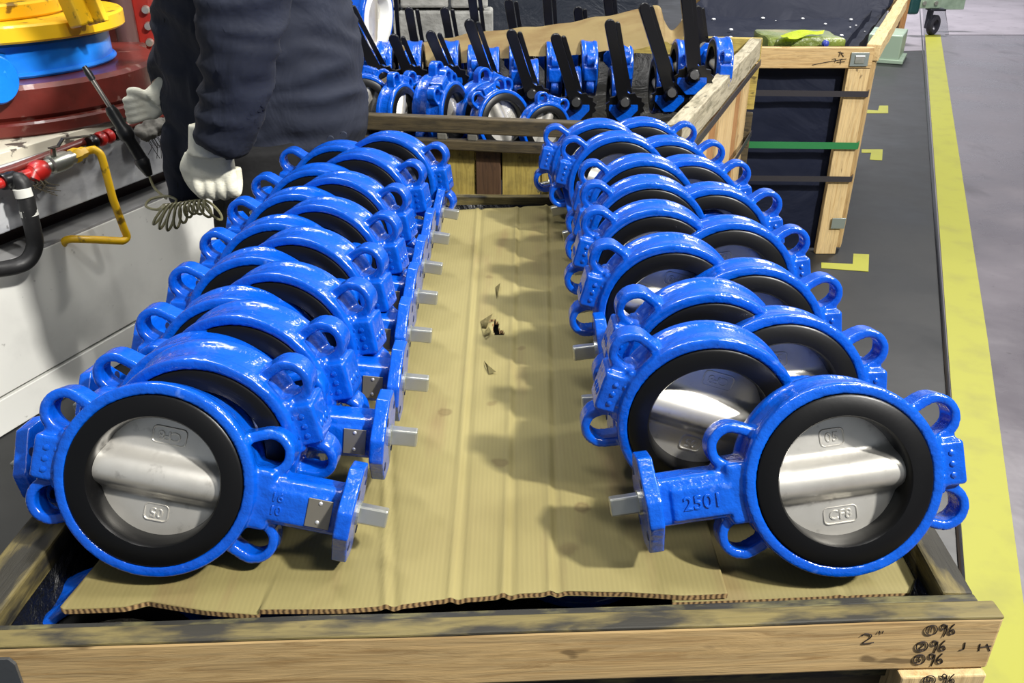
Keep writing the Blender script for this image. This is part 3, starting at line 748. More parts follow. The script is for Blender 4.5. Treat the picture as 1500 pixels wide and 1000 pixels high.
# ================================================================== THIRD CRATE (right, navy liner)
ZT = .83
c3 = empty('wooden_crate', (1.2, 4, 0), 'rear wooden crate with navy plastic wrapping and a green strap', 'crate')
A3, B3 = Vector((.62, 3.36, ZT)), Vector((1.362, 3.36, ZT)); C3, D3 = Vector((2.14, 5.0, ZT)), Vector((1.0, 5.1, ZT))
s3 = (C3-B3).normalized(); j3 = Vector((-s3.y, s3.x, 0))
beam('rail', dz(A3, ZT-.036), dz(B3, ZT-.036), .03, .076, PINE, c3, rough=.001)
beam('rail', dz(B3, ZT-.02)+s3*.01, dz(C3, ZT-.02), .05, .06, PINEPALE, c3, rough=.003)
beam('rail', dz(C3, ZT-.03), dz(D3, ZT-.03), .03, .06, PINE, c3)
beam('rail', dz(D3, ZT-.03), dz(A3, ZT-.03), .03, .06, PINE, c3)
pz = B3+Vector((-.043, .004, 0))
beam('post', dz(pz, 0), dz(pz, ZT-.075), .084, .03, PINEPALE, c3, hint=(0, 1, 0), rough=.001)
pz = B3+Vector((.012, .012, 0))+s3*.03
beam('post', dz(pz, 0.02), dz(pz, ZT-.05), .06, .022, PINE, c3, hint=j3, rough=.001)
for q_ in (C3, D3): beam('post', dz(q_, 0), dz(q_, ZT-.06), .08, .03, PINE, c3)
def sheetface(name, a, b, z0, z1, mat, parent, n=(30, 24), amp=.012):
    bm = bmesh.new(); g = []
    for i in range(n[0]+1):
        row = []
        for j in range(n[1]+1):
            p = a*(1-i/n[0])+b*(i/n[0]); p = Vector((p.x, p.y, z0+(z1-z0)*j/n[1])); k = noise.noise(p*4)+.5*noise.noise(p*11)
            row.append(bm.verts.new(p+Vector((0, amp*k, 0))))
        g.append(row)
    for i in range(n[0]):
        for j in range(n[1]): bm.faces.new((g[i][j], g[i+1][j], g[i+1][j+1], g[i][j+1]))
    return obj(name, bm, mat, parent, True)
sheetface('plastic_wrap', A3+Vector((0, .04, 0)), B3+Vector((-.02, .04, 0)), .01, ZT-.05, NAVYSHEET, c3)
sheetface('plastic_wrap', B3+s3*.06+j3*.14, C3+j3*.14, .03, ZT-.05, NAVYSHEET, c3)
for py, m_, hh in ((137, strap, .022), (213, gstrap, .026), (262, strap, .022)):
    z = PY(1180, py, 3.33).z
    beam('strap', Vector((.62, 3.338, z+.004)), Vector((B3.x+.003, 3.338, z-.004)), .003, hh, m_, c3, bev=0)
    beam('strap', Vector((B3.x+.004, 3.34, z-.004)), Vector((B3.x+.004, 3.34, z-.004))+s3*.07, .003, hh, m_, c3, bev=0)
pl3 = plain('galvanised_plate', srgb(150, 160, 156), .4, .7, (60, .3, .002))
def wpt(px, py, y): return PY(px, py, y)
p = wpt(1259, 87, 3.34); beam('corner_plate', p-Vector((.034, .0, 0)), p+Vector((.034, 0, 0)), .004, .05, pl3, c3, bev=.001)
beam('embossed_square', p-Vector((.018, .004, 0)), p+Vector((.018, -.004, 0)), .004, .028, ZINC, c3, bev=.0015)
p = wpt(1228, 327, 3.34); beam('corner_plate', p-Vector((.028, .0, 0)), p+Vector((.028, 0, 0)), .004, .045, pl3, c3, bev=.001)
liner('plastic_liner', [dz(A3, ZT)+Vector((.02, .03, 0)), dz(B3, ZT)+Vector((-.05, .03, 0)), dz(C3, ZT)+Vector((-.06, -.03, .0)), dz(D3, ZT)+Vector((.04, -.03, 0))], .09, NAVYSHEET, c3, .0, 40)
# marks on its rail
sc = [[(1228, 76), (1236, 78)], [(1231, 75), (1229, 83)], [(1232, 78), (1236, 83)], [(1219, 87), (1224, 86), (1223, 91)], [(1228, 88), (1234, 86)], [(1226, 91), (1238, 90)], [(1232, 86), (1231, 94)], [(1190, 95), (1210, 91), (1240, 86)]]
strokes(sc, lambda x, y: PY(x, y, 3.3425), .0012, 'handwriting', INK, c3)['kind'] = 'stuff'
# crumpled bag inside, and foam crumbs on the liner
bag = bmesh.new()
a = [PY(1128, 72, 3.42), PY(1243, 72, 3.42), PY(1246, 43, 3.75), PY(1148, 42, 3.75)]
bgm = M('olive_film', srgb(120, 132, 52), .35, 0, .3); bgm.dirt(9, .4, .65, srgb(84, 96, 38), .9); bgm.dirt(3, .6, .75, srgb(150, 120, 80), .8); bgm.bump(bgm.noise(14, (1, 1, 1), 6), .8, .02)
cx_, cy_ = (PY(1186, 72, 3.42).x), 3.58
box(bag, .30, .24, .11, Matrix.Translation((1.135, 3.56, .795)), .012, 2)
bmesh.ops.subdivide_edges(bag, edges=bag.edges[:], cuts=3, use_grid_fill=True)
for v in bag.verts: v.co += noise.noise_vector(v.co*16)*.010
tag(obj('film_bag', bag, bgm.m, None, True), 'crumpled olive plastic bag lying in the navy liner of the rear crate', 'bag')
yf = plain('yellow_film', srgb(206, 222, 40), .4, 0, (20, .5, .01))
bm = bmesh.new(); n = 10; g = []
pts_a = [(1143, 52), (1154, 47), (1178, 45), (1208, 44)]; pts_b = [(1156, 57), (1170, 55), (1186, 52), (1206, 48)]
ra, rb = bez([P(x, y, .864) for x, y in pts_a], 5), bez([P(x, y, .862) for x, y in pts_b], 5)
for p, q in zip(ra, rb): g.append([bm.verts.new(p*(1-t)+q*t+Vector((0, 0, .004*math.sin(t*6+p.x*40)))) for t in (0, .25, .5, .75, 1)])
for r1, r2 in zip(g, g[1:]):
    for k in range(4): bm.faces.new((r1[k], r2[k], r2[k+1], r1[k+1]))
bmesh.ops.solidify(bm, geom=list(bm.faces), thickness=.002)
tag(obj('yellow_film', bm, yf, None, True), 'bright yellow film folded over the olive bag', 'film')
bm = bmesh.new(); p = PY(1209, 64, 3.41); bmesh.ops.create_uvsphere(bm, u_segments=14, v_segments=8, radius=.014, matrix=Matrix.Translation(p))
lathe(bm, [(.0003, -.012), (.009, -.012), (.009, .0), (.0003, .0)], 12, Matrix.Translation(p))
tag(obj('plastic_cap', bm, plain('cap_blue', srgb(44, 60, 150), .4), None, True), 'small blue cap lying on the olive bag', 'cap')
bm = bmesh.new()
for k in range(60):
    s_, t_ = random.random(), random.random()
    p = (A3*(1-s_)+B3*s_)*(1-t_)+(D3*(1-s_)+C3*s_)*t_
    bmesh.ops.create_icosphere(bm, subdivisions=1, radius=random.uniform(.004, .012), matrix=Matrix.Translation((p.x, p.y, ZT-.082)) @ Matrix.Diagonal((1, 1, .5, 1)))
tag(obj('foam_crumbs', bm, plain('foam_white', srgb(220, 222, 225), .6)), 'white foam crumbs scattered on the navy liner', 'crumbs', None, 'stuff')

# ================================================================== BEHIND: blocks, covered load, machine foot, caster, far floor with painted reflection
stone = M('pale_block', srgb(168, 168, 164), .8); stone.dirt(5, .4, .65, srgb(120, 120, 116), .9); stone.bump(stone.noise(18, (1, 1, 1), 6), .6, .02)
bw = empty('block_wall', (-.5, 4.6, 0), 'rough pale grey block wall behind the white seated valve', 'wall')
rr = random.Random(3)
for j in range(8):
    x = -1.25+(.1 if j % 2 else 0)
    while x < -.3:
        wd = rr.uniform(.17, .25)
        beam('block', Vector((x, 4.6+rr.uniform(-.01, .01), .09+.165*j)), Vector((x+wd-.012, 4.6+rr.uniform(-.01, .01), .09+.165*j)), .2, .152, stone.m, bw, bev=.012)
        x += wd
cv = M('tarp', srgb(34, 40, 52), .5); cv.bump(cv.noise(5, (1, 1, 1), 5, .6, 1), .5, .03)
bm = bmesh.new(); box(bm, .98, .8, 1.15, Matrix.Translation((.29, 5.2, .575)), .04, 2)
bmesh.ops.subdivide_edges(bm, edges=bm.edges[:], cuts=9, use_grid_fill=True)
for v in bm.verts:
    if v.co.z > .05: v.co += noise.noise_vector(v.co*3.5)*.02
tag(obj('tarp_load', bm, cv.m, None, True), 'dark load under a navy cover behind the middle crate', 'load')
grn = plain('pale_green_steel', srgb(150, 170, 150), .4, .2, (30, .15, .003), (6, .5, .7, srgb(110, 130, 112), .8))
gb = empty('steel_base', (2.0, 4.6, 0), 'pale green steel base beside the rear crate', 'machine base')
p0 = P(1302, 98, 0)
beam('base_block', P(1296, 96, 0)+Vector((.0, .12, .13)), P(1296, 96, 0)+Vector((.22, .55, .13)), .3, .22, grn, gb, bev=.01)
beam('base_lip', P(1296, 96, 0)+Vector((.0, .1, .02)), P(1296, 96, 0)+Vector((.2, .5, .02)), .36, .035, grn, gb, bev=.006)
sb = empty('board_stack', P(1305, 60, 0), 'upright brown boards standing beyond the pale green base', 'boards')
for k in range(4):
    p = P(1297+6*k, 62, 0); beam('board', p+Vector((0, 0, .0)), p+Vector((.02, .02, .62)), .06, .03, SLATB if k % 2 else BROWN, sb, hint=(0, 1, 0), bev=.003)
pf = M('floor_sheen_paint', srgb(128, 122, 128), .4); pf.dirt(2, .4, .7, srgb(108, 103, 108), .8); pf.dirt(9, .6, .7, srgb(84, 80, 84), .6)  # reflected light on the far floor, painted in as a paler colour
f3 = obj('floor_sheen', slab([P(1390, 51, 0), P(1700, 51, 0), P(1750, -60, 0), P(1375, -60, 0)], .0004, .002), pf.m); tag(f3, kind='structure')
f4 = obj('floor_sheen.001', slab([P(1300, 76, 0), P(1354, 74, 0), P(1348, -60, 0), P(1300, -60, 0)], .0004, .002), pf.m); tag(f4, kind='structure')
tr = empty('trolley', P(1362, 50, 0), 'pale green trolley frame on a black caster standing at the yellow stripe', 'trolley')
wp = P(1364, 51, 0); Dw = wp.y; pxm = Dw*.9/F
bm = bmesh.new(); lathe(bm, [(.055, -.028), (.088, -.03), (.1, -.02), (.1, .02), (.088, .03), (.055, .028)], 32, Matrix.Translation(wp+Vector((0, 0, .1))) @ Matrix.Rotation(R_(38), 4, 'Z'))
wh = obj('wheel', bm, plain('caster_rubber', srgb(34, 34, 44), .5), tr, True)
bm = bmesh.new(); lathe(bm, [(.0003, -.034), (.05, -.034), (.055, -.02), (.055, .02), (.05, .034), (.0003, .034)], 24, Matrix.Translation(wp+Vector((0, 0, .1))) @ Matrix.Rotation(R_(38), 4, 'Z'))
obj('hub', bm, plain('hub_grey', srgb(150, 150, 158), .4, .5), wh, True)
bm = bmesh.new(); box(bm, .02, .12, .2, Matrix.Translation(wp+Vector((-.06, 0, .16))), .006); box(bm, .16, .14, .02, Matrix.Translation(wp+Vector((-.01, 0, .255))), .004)
obj('fork', bm, plain('fork_dark', srgb(30, 32, 44), .5, .3), tr)
beam('frame_bar', wp+Vector((-.26, 0, .32)), wp+Vector((.02, 0, .32)), .06, .11, grn, tr, bev=.008)
beam('frame_post', wp+Vector((.09, 0, .17)), wp+Vector((.09, 0, .9)), .06, .06, grn, tr, bev=.008)
beam('frame_bar', wp+Vector((.1, .3, .3)), wp+Vector((.42, .3, .3)), .06, .16, grn, tr, bev=.008)
bm = bmesh.new(); box(bm, .12, .12, .18, Matrix.Translation(wp+Vector((-.27, -.02, .3))), .03, 3)
obj('motor', bm, plain('teal_motor', srgb(24, 70, 72), .5, .3, (30, .5, .01)), tr)
for dx in (-.16, -.04):
    bm = bmesh.new(); lathe(bm, [(.0003, -.05), (.02, -.05), (.02, 0), (.0003, 0)], 14, Matrix.Translation(wp+Vector((dx, .0, .32)))); obj('bolt', bm, ZINC, tr, True)

# ================================================================== LEFT: TEST BENCH
B0 = Vector((-1.43, 1.98, 0)); bu = Vector((.3665, .9304, 0)).normalized(); bn = Vector((bu.y, -bu.x, 0))
def BP(s_, o_, z): return B0+bu*s_+bn*o_+Vector((0, 0, z))
def BH(px, py, o_):
    d = ray(px, py); o = Vector((0, 0, CH)); return o+d*((B0+bn*o_-o).dot(bn)/d.dot(bn))
wp_ = M('bench_white', srgb(222, 222, 216), .4); wp_.dirt(3, .5, .75, srgb(186, 186, 182), .8); wp_.dirt(40, .68, .75, srgb(120, 118, 112), .5)
wb = M('beam_white', srgb(196, 198, 200), .35); wb.dirt(6, .45, .65, srgb(150, 152, 158), .9, (1, 1, 2)); wb.dirt(28, .66, .72, srgb(70, 66, 60), .7)
cream = M('chipped_cream', srgb(206, 200, 180), .5); cream.dirt(16, .60, .64, srgb(52, 40, 34), .9, (1, 1, 1)); cream.bump(cream.noise(20), .3, .004)
bd = plain('bench_dark', srgb(44, 24, 24), .5, 0, (12, .3, .01))
bench = empty('test_bench', BP(.5, 0, 0), 'white steel test bench along the left side behind the worker', 'bench')
S0, S1 = -1.1, 2.2
beam('panel', BP(S0, -.02, .285), BP(S1, -.02, .285), .04, .345, wp_.m, bench, bev=.002)
beam('plinth', BP(S0, -.021, .052), BP(S1, -.021, .052), .042, .10, wp_.m, bench, bev=.002)
beam('panel_top', BP(S0, -.06, .462), BP(S1, -.06, .462), .115, .008, plain('panel_rim', srgb(150, 150, 150), .5), bench, bev=.001)
beam('recess', BP(S0, -.28, .50), BP(S1, -.28, .50), .3, .10, bd, bench, bev=0)
beam('beam', BP(S0, -.06, .625), BP(S1, -.06, .625), .12, .17, wb.m, bench, bev=.004)
beam('deck', BP(S0, -.55, .725), BP(S1, -.55, .725), 1.08, .03, cream.m, bench, bev=.002)
RED = M('red_oxide', srgb(104, 36, 28), .4, 0, .2); RED.dirt(7, .45, .7, srgb(62, 30, 24), .9); RED.dirt(20, .62, .7, srgb(150, 120, 110), .6); RED.bump(RED.noise(16), .3, .006)
YEL = M('yellow_paint', srgb(242, 192, 26), .4, 0, .2); YEL.dirt(22, .58, .66, srgb(90, 66, 24), .85); YEL.bump(YEL.noise(25), .2, .004)
BL2 = M('bright_blue_paint', srgb(26, 130, 236), .3, 0, .2); BL2.bump(BL2.noise(25), .3, .006); BL2.dirt(8, .4, .7, srgb(16, 110, 220), .8)
def disc(name, c, r, z0, z1, mat, parent=None, bev=.01, inner=None, seg=80):
    bm = bmesh.new(); pr = [(r-bev, z0), (r, z0+bev), (r, z1-bev), (r-bev, z1)]
    if inner: pr = [(inner, z0)]+pr+[(inner, z1)]; lathe(bm, pr, seg, Matrix.Translation((c.x, c.y, 0)), True, 'Z')
    else: lathe(bm, [(.0005, z0)]+pr+[(.0005, z1)], seg, Matrix.Translation((c.x, c.y, 0)), True, 'Z')
    return obj(name, bm, mat, parent, True)
TC = BP(.69, -.455, 0)
tb = empty('rotary_table', TC, 'round red oxide clamping table on the white bench', 'machine')
disc('table_base', TC, .475, .741, .78, RED.m, tb, .006)
disc('table_top', TC, .45, .78, .875, RED.m, tb, .012)
o = beam('clamp_lug', TC+bu*.42+bn*.05+Vector((0, 0, .83)), TC+bu*.52+bn*.02+Vector((0, 0, .83)), .12, .07, RED.m, tb, bev=.01)
BV = TC+bn*.02-bu*.02
bv = empty('large_valve', BV, 'bright blue valve body lying flat on the red table', 'valve')
disc('body', BV, .32, .876, .975, BL2.m, bv, .012, .2); disc('bottom_lip', BV, .33, .8765, .892, BL2.m, bv, .006, .2)
pc = PY(-7, 117, 2.35); ax = frame_axes(bn)
bm = bmesh.new(); lathe(bm, [(.0005, -.012), (.059, -.012), (.064, -.006), (.064, .012), (.059, .016), (.0005, .016)], 40, Matrix.Translation(pc) @ Matrix.Rotation(R_(62), 4, 'Z'))
ef = obj('end_flange', bm, BL2.m, bv, True)
for an in (30, 150, 210, 330):
    q = Matrix.Translation(pc) @ Matrix.Rotation(R_(62), 4, 'Z') @ Vector((.047*math.cos(R_(an)), -.011, .047*math.sin(R_(an))))
    bm = bmesh.new(); lathe(bm, [(.0003, -.002), (.0075, -.002), (.0075, .006), (.0003, .006)], 14, Matrix.Translation(q) @ Matrix.Rotation(R_(62), 4, 'Z')); obj('bolt_hole', bm, HOLE, ef)
beam('neck', pc, dz(BV, .92)+(dz(pc, 0)-dz(BV, 0)).normalized()*.3, .07, .07, BL2.m, bv, bev=.02)
yf_ = empty('clamp_flange', BV, 'yellow clamping flange with a welded arm on top of the blue valve', 'clamp')
disc('flange', BV, .375, .977, 1.025, YEL.m, yf_, .006, .22)
disc('upper_ring', BV-bn*.03-bu*.05, .27, 1.026, 1.07, YEL.m, yf_, .006, .23)
pa, pb_ = PY(118, 36, 1.95), PY(72, -60, 1.95)
beam('arm', PY(128, 36, 2.58), PY(72, -90, 2.58), .085, .05, YEL.m, yf_, hint=bn, bev=.006)
beam('rib', PY(145, 34, 2.58), PY(89, -92, 2.58), .018, .07, YEL.m, yf_, hint=bn, bev=.003)
hs = empty('press_housing', PY(60, 60, 3.6), 'dark red press housing with a grey column behind the clamped blue valve', 'machine')
DRED = M('dark_red_paint', srgb(92, 30, 26), .4, 0, .2); DRED.dirt(3, .4, .65, srgb(64, 26, 24), .9); DRED.dirt(5, .6, .72, srgb(150, 40, 34), .7); DRED.bump(DRED.noise(12), .25, .006)
beam('housing', dz(PY(-420, 20, 3.45), 1.22), dz(PY(216, 20, 3.75), 1.22), .25, .95, DRED.m, hs, bev=.03)
bm = bmesh.new(); q = PY(190, 70, 3.3); tube(bm, [dz(q, .741), dz(q, 1.6)], .038, 24); obj('column', bm, plain('column_grey', srgb(104, 78, 76), .35, .4, (20, .2, .003)), hs, True)
q = PY(222, 70, 3.36); beam('side_plate', dz(q, .741), dz(q, 1.6), .075, .05, plain('red_plate', srgb(150, 40, 32), .4, 0, (14, .2, .004), (6, .5, .7, srgb(96, 32, 28), .9)), hs, hint=(0, 1, 0), bev=.01)
for px_, py_ in ((214, 14), (218, 38), (220, 62)):
    bm = bmesh.new(); lathe(bm, [(.0003, -.02), (.012, -.02), (.016, 0), (.0003, 0)], 16, Matrix.Translation(PY(px_, py_, 3.335)) @ Matrix.Rotation(R_(10), 4, 'Z')); obj('bolt', bm, ZINC, hs, True)
# pipe manifold
RP = M('red_pipe_paint', srgb(178, 34, 30), .35, 0, .2); RP.dirt(30, .5, .62, srgb(40, 30, 28), .8)
pm_ = empty('pipe_manifold', BH(60, 250, .04), 'red pipe manifold with steel ball valve along the bench edge', 'pipe')
bm = bmesh.new(); tube(bm, [BH(x, y, .03) for x, y in ((-60, 272), (20, 247), (110, 213), (190, 183), (260, 160))], .012, 14); obj('pipe', bm, RED.m, pm_, True)
bm = bmesh.new(); tube(bm, [BH(x, y, .06) for x, y in ((-40, 281), (8, 266), (30, 259), (50, 252), (70, 246))], .014, 16); obj('pipe', bm, RP.m, pm_, True)
def along(px, py, px2, py2, o_, prof, name, mat, par, seg=24):
    a, b = BH(px, py, o_), BH(px2, py2, o_); L = (b-a).length; m = frame_axes(b-a); m.translation = a; bm = bmesh.new()
    lathe(bm, [(max(r, .0003), t*L) for r, t in prof], seg, m @ Matrix.Rotation(R_(-90), 4, 'Z')); return obj(name, bm, mat, par, True)
along(2, 267, 22, 261, .06, [(0, 0), (.02, 0), (.022, .2), (.02, .4), (.022, .6), (.02, 1), (0, 1)], 'coupling', BLK, pm_)
along(46, 254, 66, 246, .06, [(0, 0), (.022, 0), (.028, .3), (.028, .7), (.022, 1), (0, 1)], 'tee', RP.m, pm_)
along(52, 248, 47, 262, .062, [(0, 0), (.02, 0), (.02, 1), (0, 1)], 'tee', RP.m, pm_)
along(64, 246, 106, 230, .06, [(0, 0), (.019, 0), (.019, .18), (.025, .22), (.027, .5), (.025, .78), (.019, .82), (.019, 1), (0, 1)], 'ball_valve', ZINC, pm_)
along(104, 230, 124, 222, .06, [(0, 0), (.019, 0), (.021, .1), (.021, .5), (.016, .55), (.016, 1), (0, 1)], 'union_nut', YEL.m, pm_, 6)
for a_, b_ in (((130, 210), (140, 206)), ((143, 205), (152, 202)), ((155, 201), (163, 198)), ((166, 197), (178, 193))):
    along(*a_, *b_, .05, [(0, 0), (.017, 0), (.021, .25), (.021, .75), (.017, 1), (0, 1)], 'coupling', RP.m if a_[0] % 2 else BLK, pm_)
bm = bmesh.new(); tube(bm, [BH(80, 238, .06), BH(77, 216, .075)], .008, 12); obj('valve_stem', bm, ZINC, pm_, True)
bm = bmesh.new(); hp = [BH(73, 217, .08), BH(85, 214, .08), BH(92, 203, .085), BH(130, 199, .09)]
for a, b in zip(hp, hp[1:]):
    m = frame_axes(b-a); m.translation = (a+b)/2; box(bm, (b-a).length+.004, .014, .004, m, .001, 1)
obj('lever', bm, plain('lever_grey', srgb(86, 84, 76), .35, .6), pm_)
yp = bez([BH(116, 225, .06), BH(128, 221, .062), BH(138, 219, .075)], 4)[:-1]+bez([BH(138, 219, .075), BH(147, 226, .085), BH(152, 240, .09)], 5)[:-1]+[BH(152, 240, .09), BH(165, 290, .10)]+bez([BH(182, 336, .11), BH(186, 347, .11), BH(180, 353, .108)], 5)+[BH(140, 351, .06)]+bez([BH(105, 350, .02), BH(96, 352, .005), BH(92, 358, -.01)], 4)
bm = bmesh.new(); tube(bm, yp, .0112, 16)
tag(obj('bent_pipe', bm, YEL.m, None, True), 'yellow bent pipe hanging from the ball valve in front of the bench', 'pipe')
hz_ = bez([BH(14, 268, .055), BH(27, 264, .075), BH(35, 275, .085), BH(41, 305, .09), BH(48, 335, .09), BH(51, 360, .085), BH(40, 382, .075), BH(15, 392, .06), BH(-30, 398, .05)], 8)
bm = bmesh.new(); tube(bm, hz_, .021, 16)
ho = obj('black_hose', bm, plain('hose_rubber', srgb(26, 26, 27), .5, 0, (60, .3, .003)), None, True); tag(ho, 'thick black rubber hose curving down from the red pipe', 'hose')
wt = plain('white_tape', srgb(214, 214, 206), .5)
for a_, b_ in (((32, 276), (36, 288)), ((41, 307), (44, 316))):
    a, b = BH(*a_, .088), BH(*b_, .09); bm = bmesh.new(); tube(bm, [a, b], .0222, 16); obj('tape_band', bm, wt, ho, True)
bm = bmesh.new()
rr = random.Random(5)
for k in range(14):
    p = BH(58+rr.uniform(-8, 8), 264+rr.uniform(-4, 4), .07); tube(bm, bez([p, p+Vector((rr.uniform(-.02, .02), 0, -.015)), p+Vector((rr.uniform(-.03, .04), 0, rr.uniform(-.04, -.01)))], 3), .0012, 5)
tag(obj('frayed_tape', bm, plain('fray_brown', srgb(92, 84, 66), .9)), 'frayed sealing tape hanging below the red tee', 'tape', None, 'stuff')

bm = bmesh.new(); q = BH(226, 190, .07)
for k in range(3): bmesh.ops.create_icosphere(bm, subdivisions=3, radius=.034, matrix=Matrix.Translation(q+bu*(.035*(k-1))+Vector((0, 0, .008*(k % 2)))) @ Matrix.Diagonal((1, 1, .75, 1)))
rg = fuse('rag', bm, .006, 2)
for v in rg.vertices: v.co += v.normal*(noise.noise(v.co*40)*.012+noise.noise(v.co*90)*.005)
rag = link('rag', rg, plain('grey_rag', srgb(104, 102, 96), .9, 0, (40, .3, .004), (18, .5, .65, srgb(50, 48, 44), .8)), None); tag(rag, 'crumpled grey rag wrapped over the pipe end beside the air tool', 'rag')
bm = bmesh.new()
for k in range(16):
    p = q+bu*rr.uniform(-.04, .05)+Vector((0, 0, -.02)); tube(bm, bez([p, p+bn*.012+Vector((0, 0, -.02)), p+bu*rr.uniform(-.03, .03)+bn*.01+Vector((0, 0, rr.uniform(-.07, -.03)))], 3), .001, 5)
obj('frayed_thread', bm, plain('thread_black', srgb(30, 29, 27), .9), rag)['kind'] = 'stuff'

# ================================================================== WORKER
WY = 1.99
wk = empty('person', PY(400, 210, WY)-Vector((0, 0, PY(400, 210, WY).z)), 'person in a navy work jacket and white gloves standing behind the left row', 'person')
JAC = M('navy_jacket', srgb(20, 27, 45), .85); JAC.dirt(4, .4, .7, srgb(15, 20, 34), .8); JAC.bump(JAC.noise(7, (1.2, 1.2, .7), 4, .5, .6), .55, .03); JAC.bump(JAC.noise(240), .15, .001)
TRO = plain('black_trousers', srgb(8, 8, 10), .9, 0, (8, .4, .03))
GLV = M('white_glove', srgb(226, 224, 206), .85); GLV.dirt(22, .55, .75, srgb(186, 180, 150), .8); GLV.bump(GLV.noise(130, (1, 1, 3)), .4, .002)
SKIN = plain('skin', srgb(196, 152, 124), .5)
def ctr(px, py, y=WY): return PY(px, py, y)
Wc = ctr(385, 120); hipz = .90
# body: one continuous skinned figure
Lx = Wc.x-.03
bj = {'pelvis': (Wc.x+.02, WY, .92), 'belly': (Wc.x+.02, WY, 1.08), 'chest': (Wc.x+.01, WY, 1.30), 'neck': (Wc.x-.01, WY, 1.50), 'head': (Wc.x-.03, WY, 1.62), 'crown': (Wc.x-.03, WY, 1.70),
      'shl': (Wc.x, WY-.17, 1.42), 'ell': (PY(350, 40, 1.68)), 'wrl': PY(322, 196, 1.69), 'shr': (Wc.x, WY+.17, 1.42), 'elr': (Wc.x-.13, WY+.22, 1.16), 'wrr': PY(232, 140, 1.96),
      'hipl': (Wc.x+.02, WY-.09, .86), 'knl': (Wc.x-.01, WY-.10, .48), 'anl': (Wc.x+.03, WY-.10, .09), 'tol': (Wc.x-.12, WY-.11, .04),
      'hipr': (Wc.x+.02, WY+.09, .86), 'knr': (Wc.x-.03, WY+.10, .48), 'anr': (Wc.x+.0, WY+.10, .09), 'tor': (Wc.x-.15, WY+.11, .04)}
be = [('pelvis', 'belly'), ('belly', 'chest'), ('chest', 'neck'), ('neck', 'head'), ('head', 'crown'), ('chest', 'shl'), ('shl', 'ell'), ('ell', 'wrl'), ('chest', 'shr'), ('shr', 'elr'), ('elr', 'wrr'),
      ('pelvis', 'hipl'), ('hipl', 'knl'), ('knl', 'anl'), ('anl', 'tol'), ('pelvis', 'hipr'), ('hipr', 'knr'), ('knr', 'anr'), ('anr', 'tor')]
br = {'pelvis': .085, 'belly': .09, 'chest': .11, 'neck': .055, 'head': .085, 'crown': .07, 'shl': .06, 'shr': .06, 'ell': .042, 'elr': .042, 'wrl': .03, 'wrr': .03, 'hipl': .06, 'hipr': .06, 'knl': .055, 'knr': .055, 'anl': .04, 'anr': .04, 'tol': .035, 'tor': .035}
me = bpy.data.meshes.new('worker_body'); ks = list(bj); me.from_pydata([tuple(bj[k]) for k in ks], [(ks.index(a), ks.index(b)) for a, b in be], [])
bo = bpy.data.objects.new('tmp', me); COL.objects.link(bo); bo.modifiers.new('s', 'SKIN'); sm_ = bo.modifiers.new('u', 'SUBSURF'); sm_.levels = 2
for i, k in enumerate(ks): me.skin_vertices[0].data[i].radius = (br[k], br[k]); me.skin_vertices[0].data[i].use_root = k == 'pelvis'
bod = bpy.data.meshes.new_from_object(bo.evaluated_get(bpy.context.evaluated_depsgraph_get())); bpy.data.objects.remove(bo)
bod.polygons.foreach_set('use_smooth', [True]*len(bod.polygons)); link('body', bod, SKIN, wk)
# jacket: torso loft and two sleeves welded to one cloth skin
def loft(bm, secs, seg=40):
    rings = []
    for (cx, cy, z, rx_, ry_) in secs:
        rings.append([bm.verts.new((cx+rx_*math.copysign(abs(math.cos(a))**.85, math.cos(a)), cy+ry_*math.copysign(abs(math.sin(a))**.85, math.sin(a)), z)) for a in [2*math.pi*k/seg for k in range(seg)]])
    for a, b in zip(rings, rings[1:]):
        for k in range(seg): bm.faces.new((a[k], a[(k+1) % seg], b[(k+1) % seg], b[k]))
    bm.faces.new(rings[0]); bm.faces.new(rings[-1])
bm = bmesh.new(); secs = []
for (yp_, xl, xr) in ((213, 256, 527), (190, 252, 534), (150, 247, 535), (100, 240, 530), (50, 232, 519), (0, 226, 503), (-60, 232, 490), (-150, 262, 470), (-200, 300, 440), (-225, 330, 420)):
    a, b = ctr(xl, yp_), ctr(xr, yp_); secs.append(((a.x+b.x)/2, WY+.02, a.z, (b.x-a.x)/2, .165 if yp_ > -150 else .11))
loft(bm, secs)
sl_ = bez([PY(385, -120, 1.74), PY(362, -20, 1.675), PY(352, 60, 1.665), PY(345, 130, 1.67), PY(326, 212, 1.685)], 10)
tube(bm, sl_, [.086-.036*(i/(len(sl_)-1))**1.2 for i in range(len(sl_))], 24)
sr_ = bez([Vector((Wc.x, WY+.2, 1.42)), Vector((Wc.x-.14, WY+.22, 1.14)), PY(246, 118, 1.96)], 10)
tube(bm, sr_, [.075-.025*(i/(len(sr_)-1)) for i in range(len(sr_))], 20)
tube(bm, bez([PY(268, 190, 1.93), PY(264, 240, 1.93), PY(274, 292, 1.93)], 4), [.045, .043, .041, .04, .038, .036, .034, .032, .03], 16)
jm_ = fuse('jacket', bm, .009, 3)
for v in jm_.vertices:
    p = v.co; k = noise.noise(Vector((p.x*8, p.y*8, p.z*12)))*.009+(1-abs(noise.noise(Vector((p.x*7+p.z*6, p.y*7, p.z*19)))*2.4))*.010
    v.co = p+v.normal*k
link('jacket', jm_, JAC, wk)
bm = bmesh.new(); tube(bm, bez([PY(x, y, 1.90) for x, y in ((238, -10), (246, 60), (252, 120), (257, 205), (262, 285))], 6), .0035, 8); obj('zip_placket', bm, TRO, wk, True)
